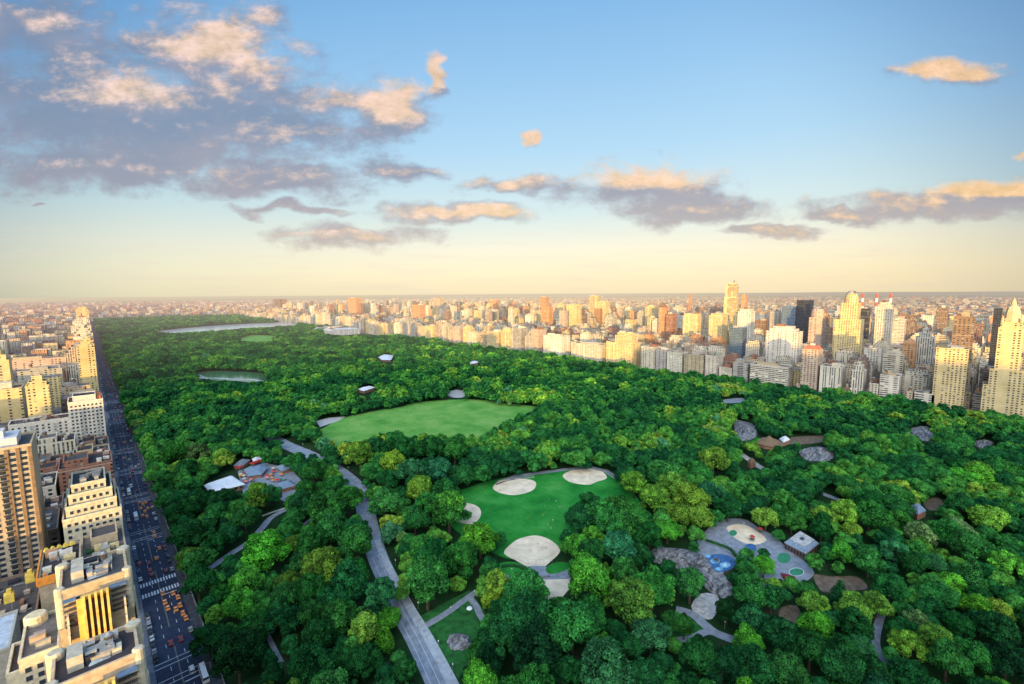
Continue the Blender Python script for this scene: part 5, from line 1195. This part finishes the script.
# backstop of the near ball diamond
fp = [G(*p) for p in [(520,566),(528,569.5),(536,570.5),(544,569.5),(552,565)]]
o = empty('backstop_fence', (fp[2][0], fp[2][1], 0), 'tall wire backstop behind home plate of the near ball diamond', 'fence'); ow = (fp[2][0], fp[2][1], 0)
for p in fp: MB().tube((p[0], p[1], 0), (p[0], p[1], 7), .09, .07, 6).build('post', [M['metal']], o, ow)
for i in range(4):
    for z in (.5, 3.6, 6.9): MB().tube((fp[i][0], fp[i][1], z), (fp[i+1][0], fp[i+1][1], z), .05, .05, 4).build('rail', [M['metal']], o, ow)
for nm, line, lab in (('wall', [(508,580),(530,578.5),(550,577)], 'low dark wall along the sandy strip behind the near diamond'), ('wall', [(496,485),(512,480),(534,477.5)], 'low grey wall behind the left upper diamond'), ('wall', [(598,470.5),(608,473),(616,479)], 'low grey wall behind the right upper diamond')):
    pts = spline([G(*p) for p in line], 3, False); mb = MB()
    for a, b_ in zip(pts[:-1], pts[1:]): mb.obox((a[0]+b_[0])/2, (a[1]+b_[1])/2, 0, 1.1, math.hypot(a[0]-b_[0], a[1]-b_[1]), .5, math.atan2(b_[1]-a[1], b_[0]-a[0]))
    tag(mb.build('low_wall', [M['rock']]), lab, 'wall')
# park boundary walls, west and east
tag(MB().box(31.3, 31.8, -130, 2500, 0, 1.3).build('boundary_wall', [M['rock']]), 'low grey stone wall between the left sidewalk and the park trees', 'wall')
# light dots: a garden umbrella
x, y = G(469.5, 612); o = empty('parasol', (x, y, 0), 'single white parasol on the triangular path lawn', 'parasol')
MB().tube((0, 0, 0), (0, 0, 2.4), .06, .06, 6).build('pole', [M['metal']], o); MB().lathe(0, 0, [(1.7, 2.1), (1.1, 2.8), (.1, 3.1)], 10).build('canopy', [M['white']], o)

# ------------------------------------------------------------------ people
def person_mesh(kind):
    J = {'stand': [((0, 0, .92), .15), ((0, 0, 1.2), .16), ((0, 0, 1.45), .13), ((0, 0, 1.56), .06), ((0, .02, 1.7), .11), ((.2, 0, 1.42), .06), ((.27, .02, 1.15), .045), ((.28, .1, .9), .04), ((-.2, 0, 1.42), .06), ((-.27, .02, 1.15), .045), ((-.28, .1, .9), .04), ((.1, .05, .5), .07), ((.11, -.05, .06), .05), ((-.1, .1, .5), .07), ((-.11, .2, .06), .05), ((.11, .1, .04), .04), ((-.11, .34, .04), .04)],
         'sit': [((0, 0, .16), .15), ((0, -.08, .4), .16), ((0, -.12, .62), .13), ((0, -.12, .73), .06), ((0, -.08, .87), .11), ((.2, -.12, .6), .06), ((.28, .02, .38), .045), ((.2, .22, .3), .04), ((-.2, -.12, .6), .06), ((-.28, .02, .38), .045), ((-.2, .22, .3), .04), ((.14, .42, .4), .07), ((.14, .7, .06), .05), ((-.14, .42, .32), .07), ((-.14, .72, .06), .05), ((.14, .84, .04), .04), ((-.14, .86, .04), .04)]}[kind]
    E_ = [(0, 1), (1, 2), (2, 3), (3, 4), (2, 5), (5, 6), (6, 7), (2, 8), (8, 9), (9, 10), (0, 11), (11, 12), (0, 13), (13, 14), (12, 15), (14, 16)]
    me = bpy.data.meshes.new('person'); me.from_pydata([j[0] for j in J], E_, []); ob = bpy.data.objects.new('tmp', me); C.objects.link(ob)
    sk = ob.modifiers.new('s', 'SKIN')
    if not me.skin_vertices: 
        bpy.context.view_layer.objects.active = ob; bpy.ops.mesh.customdata_skin_add()
    for v_, j in zip(me.skin_vertices[0].data, J): v_.radius = (j[1], j[1]*.8)
    me.skin_vertices[0].data[0].use_root = True
    ss = ob.modifiers.new('u', 'SUBSURF'); ss.levels = 1
    dg = bpy.context.evaluated_depsgraph_get(); m2 = bpy.data.meshes.new_from_object(ob.evaluated_get(dg)); bpy.data.objects.remove(ob)
    m2.materials.clear(); m2.materials.append(M['cloth']); m2.materials.append(bpy.data.materials.get('skin tone') or simple('skin tone', (.42, .25, .17), .1))
    top = max(v_.co.z for v_ in m2.vertices)
    for p in m2.polygons:
        p.use_smooth = True
        if p.center.z > top-.27 or (kind == 'stand' and abs(p.center.x) > .25 and p.center.z < 1.0): p.material_index = 1
    hb = MB(); hz = top-.11; hy = .0 if kind == 'stand' else -.1
    hb.lathe(0, hy, [(.125, hz), (.13, hz+.05), (.1, hz+.11), (.03, hz+.15)], 8)
    return m2, hb.mesh('hair', [M['bark']])
PM = {k: person_mesh(k) for k in ('stand', 'sit')}
CC = [('white', (.8, .8, .8)), ('white', (.8, .8, .8)), ('red', (.5, .05, .04)), ('blue', (.05, .12, .4)), ('black', (.03, .03, .03)), ('yellow', (.7, .5, .08)), ('pink', (.6, .25, .3)), ('grey', (.3, .3, .3))]
pc = {}
def person(px, py, place, pose='stand'):
    x, y = G(px, py); nm, c = rnd.choice(CC); verb = 'standing' if pose == 'stand' else 'sitting'
    key = (nm, verb, place); k = pc.get(key, 0); pc[key] = k+1
    o = bpy.data.objects.new('person', PM[pose][0]); C.objects.link(o); o.location = (x, y, .05); o.rotation_euler = (0, 0, rnd.uniform(0, 6.28)); o.color = tuple(c)+(1,)
    h = bpy.data.objects.new('hair', PM[pose][1]); C.objects.link(h); h.parent = o
    tag(o, 'person in %s %s %s, %s such figure from the left' % (nm, verb, place, ['first']+ORD[1:] and (['first']+ORD[1:])[k]), 'person', 'people '+place)
for p in sorted([(545,507),(549,500),(543,516),(556,502),(548,525),(551,529),(563,484),(536,512),(528,519),(541,530),(560,508),(538,545),(530,552),(546,549),(500,491),(590,478),(553,521),(546,513)]): person(*p, 'on the ball field')
MPX = sorted([(rnd.uniform(350, 520), rnd.uniform(404, 436)) for _ in range(110)])
MPX = [p for p in MPX if bool(inpoly(np.array([p[0]]), np.array([p[1]]), IMG['meadow'])[0])][:48]
for p in MPX: person(*p, 'on the broad meadow', rnd.choice(['sit', 'sit', 'stand']))
for p in sorted([(398,610),(402,618),(406,626),(416,632),(411,621),(437,665),(427,640),(384,570),(381,558),(378,560),(372,535),(355,487),(300,448),(346,476),(310,450),(352,480),(418,629),(424,633),(401,600)]): person(*p, 'on the park drive')

# ------------------------------------------------------------------ cars
def car_meshes(kind):
    L, W, hb, ht = {'sedan': (4.7, 1.85, .95, 1.45), 'van': (5.3, 2.0, 1.15, 2.1), 'bus': (12, 2.55, 2.0, 3.1)}[kind]
    b_ = MB(); i = 0; x = W/2
    prof = {'sedan': [(-L/2, .35), (-L/2, .8), (-L/2+.9, hb), (L/2-1.2, hb), (L/2, .75), (L/2, .35)], 'van': [(-L/2, .35), (-L/2, hb), (L/2-1.1, hb), (L/2, .95), (L/2, .35)], 'bus': [(-L/2, .4), (-L/2, hb), (L/2, hb), (L/2, .4)]}[kind]
    n = len(prof); b_.V = [(-x, y, z) for y, z in prof]+[(x, y, z) for y, z in prof]
    for k in range(n): b_.quad((k, (k+1) % n, n+(k+1) % n, n+k))
    b_.quad(tuple(range(n))); b_.quad(tuple(n+k for k in reversed(range(n))))
    body = b_.mesh('body', [M['paint']])
    c = MB(); y0, y1 = {'sedan': (-L/2+.7, L/2-1.3), 'van': (-L/2+.05, L/2-1.2), 'bus': (-L/2+.05, L/2-.05)}[kind]; tp = .62 if kind == 'sedan' else .95
    c.obox(0, (y0+y1)/2, hb, ht-.08, W*.94, y1-y0, 0, 1); nv = len(c.V)
    for j in range(4, 8): vx, vy, vz = c.V[j]; c.V[j] = (vx*.86, (y0+y1)/2+(vy-(y0+y1)/2)*tp, vz)
    cab = c.mesh('cabin_glass', [M['glass']])
    r_ = MB(); r_.obox(0, (y0+y1)/2, ht-.08, ht, W*.82, (y1-y0)*tp, 0, .95); roof = r_.mesh('roof', [M['paint']])
    w = MB(); w.tube((-.11, 0, 0), (.11, 0, 0), .34, .34, 10); wh = w.mesh('wheel', [M['tyre']])
    hl = MB().box(-.2, .2, -.04, .04, -.09, .09, True).mesh('headlight', [M['white']]); tl = MB().box(-.2, .2, -.04, .04, -.09, .09, True).mesh('tail_light', [M['red']])
    one = MB(); one.V = list(b_.V); one.Fc = list(b_.Fc); one.mi = [0]*len(b_.Fc); one.col = [one.c]*len(b_.Fc)
    for src, k in ((c, 1), (r_, 0)):
        o = len(one.V); one.V += src.V
        for f in src.Fc: one.Fc.append(tuple(o+q for q in f)); one.mi.append(k); one.col.append(one.c)
    return dict(body=body, cab=cab, roof=roof, wh=wh, hl=hl, tl=tl, L=L, W=W, one=one.mesh('car', [M['paint'], M['glass']]))
CM = {k: car_meshes(k) for k in ('sedan', 'van', 'bus')}
def place_car(kind, x, y, rz, c, label, group, near):
    m_ = CM[kind]; nm = {'sedan': 'car', 'van': 'van', 'bus': 'bus'}[kind]
    if not near:
        o = bpy.data.objects.new(nm, m_['one']); C.objects.link(o); o.location = (x, y, .04); o.rotation_euler = (0, 0, rz); o.color = tuple(c)+(1,); tag(o, label, nm, group); return
    o = empty(nm, (x, y, .04), label, nm, group, rz)
    def add(n, me_, loc):
        q = bpy.data.objects.new(n, me_); C.objects.link(q); q.parent = o; q.location = loc; q.color = tuple(c)+(1,); LAST[0] = q
    add('body', m_['body'], (0, 0, 0)); add('cabin_glass', m_['cab'], (0, 0, 0)); add('roof', m_['roof'], (0, 0, 0))
    for sx in (-1, 1):
        for sy in (-.3, .31): add('wheel', m_['wh'], (sx*(m_['W']/2-.05), sy*m_['L'], .34)); hq = bpy.data.objects.new('hub', HUB); C.objects.link(hq); hq.parent = C.objects[-1] if False else LAST[0]; hq.location = (sx*.115, 0, 0)
        add('headlight', m_['hl'], (sx*.6, m_['L']/2+.02, .65)); add('tail_light', m_['tl'], (sx*.65, -m_['L']/2-.02, .7))
    if c == TAXI: q = MB().box(-.35, .35, -.15, .15, 1.46, 1.66, True).build('roof_sign', [M['white']], o)
LAST = [None]; HUB = MB().tube((-.02, 0, 0), (.02, 0, 0), .17, .17, 8).mesh('hub', [M['metal']])
TAXI = (.8, .24, .015)
CL = [('black', (.02, .02, .025)), ('dark grey', (.06, .065, .07)), ('silver', (.3, .31, .33)), ('white', (.6, .6, .6)), ('black', (.02, .02, .025)), ('dark grey', (.06, .065, .07)), ('dark blue', (.02, .04, .12)), ('dark red', (.2, .02, .02)), ('beige', (.4, .35, .27))]
cars = []
def cpx(px, py, kind, cn, c, d): x, y = G(px, py); cars.append((kind, min(max(x, 12.2), 26), y, 0 if d > 0 else math.pi, cn, c))
for px, py in [(163,594),(167,596),(173,594),(178,598),(165,603),(168,609),(176,610),(180,606),(170,604),(183,614),(186,619),(176,595)]: cpx(px, py, 'sedan', 'orange yellow', TAXI, -1)
for px, py in [(140,503),(143,505),(146,503),(141,509),(145,512),(148,509),(143,516),(147,517),(154,533),(155,537)]: cpx(px, py, 'sedan', 'orange yellow', TAXI, 1)
for px, py in [(137,565),(150,571),(152,575),(171,644),(181,640),(130,478),(133,470),(122,438),(118,420),(125,450)]: cpx(px, py, 'sedan', 'dark red', (.3, .03, .02), 1)
cpx(204, 676, 'bus', 'white', (.8, .8, .8), 1); cpx(192, 671, 'van', 'white', (.8, .8, .8), 1); cpx(136, 518, 'bus', 'white', (.75, .75, .75), -1); cpx(129, 493, 'bus', 'white', (.8, .8, .8), -1); cpx(131, 487, 'van', 'white', (.75, .75, .75), -1); cpx(174, 643, 'sedan', 'white', (.7, .7, .7), -1)
_k = []
for q in cars:
    if not any(abs(p[1]-q[1]) < 2.0 and abs(p[2]-q[2]) < (9 if 'bus' in (p[0], q[0]) else 5.0) for p in _k): _k.append(q)
cars = _k
def clash(x, y): return any(abs(q[1]-x) < 2.1 and abs(q[2]-y) < (9 if q[0] == 'bus' or False else 5.3) for q in cars)
for x, dr_ in ((11.1, math.pi), (26.4, 0)):
    y = 170
    while y < 1500:
        near_cross = min(abs(y-w_) for w_ in WS)
        if near_cross > 12 and rnd.random() < .72 and not clash(x, y): cn, c = rnd.choice(CL); cars.append(('van' if rnd.random() < .15 else 'sedan', x+rnd.uniform(-.1, .1), y, dr_, cn, c))
        y += 5.9
for _ in range(70):
    y = 200+1400*rnd.random(); ln = rnd.choice([13.9, 16.9, 20.4, 23.7]); dr_ = math.pi if ln < 18 else 0
    if clash(ln, y) or (y < 330 and rnd.random() < .8) or min(abs(y-w_) for w_ in WS) < 7: continue
    if rnd.random() < (.2 if y < 700 else .4): cn, c = 'orange yellow', TAXI
    else: cn, c = rnd.choice(CL)
    cars.append(('van' if rnd.random() < .12 else 'sedan', ln+rnd.uniform(-.3, .3), y, dr_, cn, c))
cars.sort(key=lambda q: q[2]); cars = cars[:296]; cnt = {}
for kind, x, y, rz, cn, c in cars:
    row = 'parked at the left kerb' if x < 12.4 and rz > 1 else ('parked at the park side kerb' if x > 25.8 else ('driving on the avenue\'s left half' if x < 18.8 else 'driving on the avenue\'s park half'))
    key = (cn, kind, row); k = cnt.get(key, 0); cnt[key] = k+1; nm = {'sedan': 'car', 'van': 'van', 'bus': 'bus'}[kind]
    if cn == 'orange yellow' and kind == 'sedan': nm = 'taxi'
    place_car(kind, x, y, rz, c, '%s %s %s, %s' % (cn, nm, row, 'nearest of these' if k == 0 else ordw(k)+' nearest of these'), 'cars on the left avenue' if 'driving' in row else 'cars parked along the left avenue', y < 520)
# street lamps along the avenue
lamp = MB().tube((0, 0, 0), (0, 0, 8), .12, .08, 6).mesh('post', [M['metal']]); arm = MB().tube((0, 0, 7.9), (-1.9, 0, 8.4), .05, .05, 5).mesh('arm', [M['metal']]); head = MB().box(-2.5, -1.8, -.15, .15, 8.32, 8.48, True).mesh('lamp_head', [M['metal']])
for side, x, rz in (('park side', 28.0, 0), ('left', 9.4, math.pi)):
    for k in range(14):
        y = 190+k*38; o = empty('street_lamp', (x, y, .13), 'grey street lamp on the %s sidewalk, %s to the camera' % (side, 'nearest' if k == 0 else ordw(k)+' nearest'), 'street lamp', 'street lamps along the avenue', rz)
        for n_, me_ in (('post', lamp), ('arm', arm), ('lamp_head', head)): q = bpy.data.objects.new(n_, me_); C.objects.link(q); q.parent = o

plamp = MB().tube((0, 0, 0), (0, 0, 3.6), .08, .06, 6).mesh('post', [M['metal']]); pglobe = MB().lathe(0, 0, [(.1, 3.55), (.3, 3.75), (.3, 4.1), (.08, 4.4)], 8).mesh('lantern', [M['white']])
for k, (px, py) in enumerate([(372,515),(381,545),(391,568),(403,592),(413,612),(433,652),(447,676),(345,472),(331,462),(300,448),(446,617),(470,600),(700,622),(722,632),(742,530),(790,548),(566,578),(508,577)]):
    x, y = G(px, py); o = empty('park_lamp', (x+3.2, y, 0), 'small park lamp post %s, %s' % (('beside the park drive', ['below the dark round tree', 'where the light lane begins', 'above the drive\'s middle', 'before the path junction', 'at the path junction', 'left of the small lawn rock', 'nearest the bottom edge', 'at the upper bend', 'above the upper bend', 'farthest along the drive'][k]) if k < 10 else (['on the triangular path lawn', 'at the fork of the triangular lawn paths', 'on the upper forked path', 'on the lower forked path', 'behind the playground sand', 'in front of the park house', 'right of the sandy strip', 'left of the sandy strip'][k-10], 'standing alone')), 'lamp post', 'park lamp posts')
    for n_, me_ in (('post', plamp), ('lantern', pglobe)): q = bpy.data.objects.new(n_, me_); C.objects.link(q); q.parent = o

# ------------------------------------------------------------------ light and sky
SUN_EL = R(2.3); SUN_ANG = R(36)      # sun stands low, west and a little south of the street grid's west
sd = Vector((-math.cos(SUN_ANG)*math.cos(SUN_EL), -math.sin(SUN_ANG)*math.cos(SUN_EL), math.sin(SUN_EL)))
sl = bpy.data.lights.new('sun', 'SUN'); sl.energy = 7.0; sl.angle = R(.6); sl.color = (1.0, .60, .15); so = bpy.data.objects.new('sun', sl); C.objects.link(so)
so.rotation_euler = sd.to_track_quat('Z', 'Y').to_euler()
W = bpy.data.worlds.new('World'); sc.world = W; W.use_nodes = True; t = NT(W.node_tree); t.n.clear()
d = t.new('ShaderNodeTexCoord').outputs['Generated']; d = t.v('NORMALIZE', d)
a = t.v('DOT_PRODUCT', d, tuple(CAMR)); b_ = t.v('DOT_PRODUCT', d, tuple(CAMU)); c = t.v('DOT_PRODUCT', d, tuple(CAMF))
front = t.mr(c, .12, .3, 0, 1, True); cc = t.m('MAXIMUM', c, .12)
X_ = t.m('ADD', t.m('DIVIDE', t.m('MULTIPLY', a, F/100), cc), 5.12); Y_ = t.m('SUBTRACT', 3.42, t.m('DIVIDE', t.m('MULTIPLY', b_, F/100), cc))
el = t.xyz(d)[2]
# clear sky by height above the horizon
sky = t.ramp(t.mr(el, -.02, 1.0), [(0, (.80, .66, .45)), (.022, (.94, .81, .54)), (.06, (.95, .86, .62)), (.11, (.88, .84, .70)), (.18, (.63, .76, .78)), (.30, (.41, .65, .86)), (.42, (.29, .54, .82)), (.54, (.19, .43, .75)), (.8, (.12, .32, .62)), (1, (.10, .28, .55))])
rr_ = t.v('LENGTH', t.v('MULTIPLY', t.v('SUBTRACT', t.comb(X_, Y_, 0.0), (5.12, 3.4, 0)), (1/6.2, 1/6.2, 0)))
fall = t.mix(t.m('MULTIPLY', t.mr(rr_, .55, 1.15, 0, 1, True), front), (1.0, 1.0, 1.0), (.42, .52, .68)); sky = t.mix(1.0, sky, fall, 'MULTIPLY')  # vignette painted into the sky towards the corners
# cooler and deeper to the left (north west) and at the far right
side = t.mr(X_, 0, 5.5, 1, 0, True); hi = t.mr(el, .03, .2, 0, 1, True)
sky = t.mix(t.m('MULTIPLY', t.m('MULTIPLY', side, front), t.mr(el, .03, .5, .35, .7)), sky, t.mix(1.0, sky, (.42, .66, .82), 'MULTIPLY'))
sr = t.mr(X_, 7.2, 10.6, 0, 1, True); sky = t.mix(t.m('MULTIPLY', t.m('MULTIPLY', sr, front), .45), sky, t.mix(1.0, sky, (.55, .68, .76), 'MULTIPLY'))
lowR = t.m('MULTIPLY', t.mr(el, .0, .16, 1, 0, True), t.m('MULTIPLY', t.mr(X_, 4, 9, 0, 1), front)); sky = t.mix(t.m('MULTIPLY', lowR, .35), sky, (.92, .72, .42))
# clouds: soft shapes broken by noise, with lit tops and shaded bases
BL = [(2.2, 1.15, 2.0, .75), (.7, 1.0, 1.6, .85), (2.1, .52, 1.05, .62), (3.85, 1.12, .62, .42), (4.3, .78, .16, .24), (3.85, 1.68, .55, .15), (1.3, 1.62, 2.3, .38), (2.7, 1.8, 1.4, .22), (.3, .3, 1.0, .5), (6.45, 1.88, 1.0, .32), (6.95, 2.12, .95, .2), (5.15, 1.86, .62, .12), (4.6, 2.14, .9, .13), (3.6, 2.36, 1.0, .16), (7.6, 2.32, .7, .07), (9.4, 2.08, 1.5, .2), (9.95, 1.95, 1.0, .2), (9.47, .72, .56, .17), (5.21, 1.38, .13, .08), (.45, 2.05, .09, .04), (10.2, 1.55, .14, .05), (8.6, 2.16, .6, .08), (2.9, 2.1, .6, .07)]
nv = t.comb(X_, t.m('MULTIPLY', Y_, 1.9), 0.0)
warp = t.new('ShaderNodeTexNoise', noise_dimensions='2D'); t.put(warp.inputs['Vector'], nv); warp.inputs['Scale'].default_value = 1.6; warp.inputs['Detail'].default_value = 3
def cloud(off):
    yo = t.m('ADD', Y_, off); P2 = t.comb(X_, yo, 0.0); wv = t.v('MULTIPLY', t.v('SUBTRACT', warp.outputs['Color'], (.5, .5, .5)), (.7, .32, 0)); PW_ = t.v('ADD', P2, wv); best = None
    for cx, cy, rx, ry in BL:
        l = t.v('LENGTH', t.v('MULTIPLY', t.v('SUBTRACT', PW_, (cx, cy, 0)), (1/rx, 1/ry, 0)))
        best = l if best is None else t.m('MINIMUM', best, l)
    n = t.noise(t.comb(X_, t.m('MULTIPLY', yo, 1.7), 0.0), 1.9, 9, .64, '2D')
    return t.m('ADD', t.m('MULTIPLY', t.m('SUBTRACT', 1.0, best), 1.6), t.m('MULTIPLY', t.m('SUBTRACT', n, .5), 2.45))
D0 = cloud(0.0); D1 = cloud(-.15)
alpha = t.m('MULTIPLY', t.mr(D0, -.12, 1.0, 0, 1, True), front)
spot = None
for cx, cy, rx, ry, k_ in [(3.95, 1.05, .5, .42, 1.0), (4.3, .75, .3, .4, 1.0), (2.25, .5, 1.15, .65, .75), (1.3, .85, 1.2, .4, .6), (3.3, 1.0, .8, .3, .35), (2.6, 1.35, 1.2, .2, .4), (6.5, 1.72, 1.1, .2, 1.25), (9.95, 1.88, 1.0, .1, 1.0), (9.5, .7, .7, .2, 1.2), (5.2, 1.36, .3, .2, 1.0), (1.9, 1.72, .9, .12, .5), (4.9, 2.1, .8, .12, .6), (.5, .3, .6, .3, .35)]:
    l = t.m('MULTIPLY', t.m('MAXIMUM', t.m('SUBTRACT', 1.0, t.v('LENGTH', t.v('MULTIPLY', t.v('SUBTRACT', t.comb(X_, Y_, 0.0), (cx, cy, 0)), (1/rx, 1/ry, 0)))), 0.0), k_*1.5)
    spot = l if spot is None else t.m('MAXIMUM', spot, l)
dl = t.m('SUBTRACT', D0, D1)
fine = t.noise(nv, 4.0, 6, .65, '2D')
lit = t.mr(t.m('ADD', t.m('ADD', t.m('MULTIPLY', dl, .5), t.m('MULTIPLY', spot, .95)), t.m('MULTIPLY', t.m('SUBTRACT', fine, .5), 1.25)), .15, 1.15, 0, 1, True)
body = t.ramp(t.mr(Y_, 0, 2.6), [(0, (.17, .24, .38)), (.5, (.19, .24, .37)), (.75, (.28, .27, .36)), (.9, (.42, .37, .40)), (1, (.55, .48, .46))])
body = t.mix(t.mr(t.noise(nv, 1.1, 5, .6, '2D'), .4, .75, 0, .45), body, (.40, .33, .38))
warmc = t.mix(t.mr(X_, 1.0, 9.0, 0, 1), (.95, .66, .50), (1.0, .60, .30))
wk = t.mr(fine, .3, .7, .78, 1.12); warmc = t.mix(1.0, warmc, t.comb(wk, wk, t.m('MULTIPLY', wk, wk)), 'MULTIPLY')
cl = t.mix(t.m('MULTIPLY', lit, .92), body, warmc)
sky = t.mix(t.m('MULTIPLY', alpha, .92), sky, cl)
# thin haze streaks low down
stv = t.noise(t.comb(t.m('MULTIPLY', X_, .5), t.m('MULTIPLY', Y_, 5.0), 0.0), 2.2, 5, .6, '2D')
sky = t.mix(t.m('MULTIPLY', t.m('MULTIPLY', t.mr(stv, .5, .75), t.mr(Y_, 1.9, 2.5)), t.m('MULTIPLY', front, .25)), sky, (.72, .62, .60))
# unseen fill glow added to the sky, behind the viewpoint and at the zenith
g0 = t.m('MAXIMUM', t.v('DOT_PRODUCT', d, tuple(Vector((sd.x, sd.y, .55)).normalized())), 0.0)
glow = t.m('POWER', g0, 6.0)
gl = t.mix(1.0, t.comb(glow, glow, glow), (4.9, 4.7, 4.3), 'MULTIPLY')
ze = t.mr(el, .62, .95, 0, 1, True); zen = t.mix(1.0, t.comb(ze, ze, ze), (.15, .25, .4), 'MULTIPLY')
sky = t.mix(1.0, sky, gl, 'ADD'); sky = t.mix(1.0, sky, zen, 'ADD')
bg = t.new('ShaderNodeBackground'); t.put(bg.inputs[0], sky); bg.inputs[1].default_value = 1.0
ns = t.new('ShaderNodeTexSky'); ns.sky_type = 'NISHITA'; ns.sun_disc = False; ns.sun_elevation = SUN_EL; ns.sun_rotation = math.atan2(sd.x, sd.y); bg2 = t.new('ShaderNodeBackground'); t.l.new(ns.outputs[0], bg2.inputs[0]); bg2.inputs[1].default_value = .05
ad = t.new('ShaderNodeAddShader'); t.l.new(bg.outputs[0], ad.inputs[0]); t.l.new(bg2.outputs[0], ad.inputs[1]); wo = t.new('ShaderNodeOutputWorld'); t.l.new(ad.outputs[0], wo.inputs[0])
print('OBJECTS', len(C.objects), 'buildings', len(allb), 'cars', len(cars))
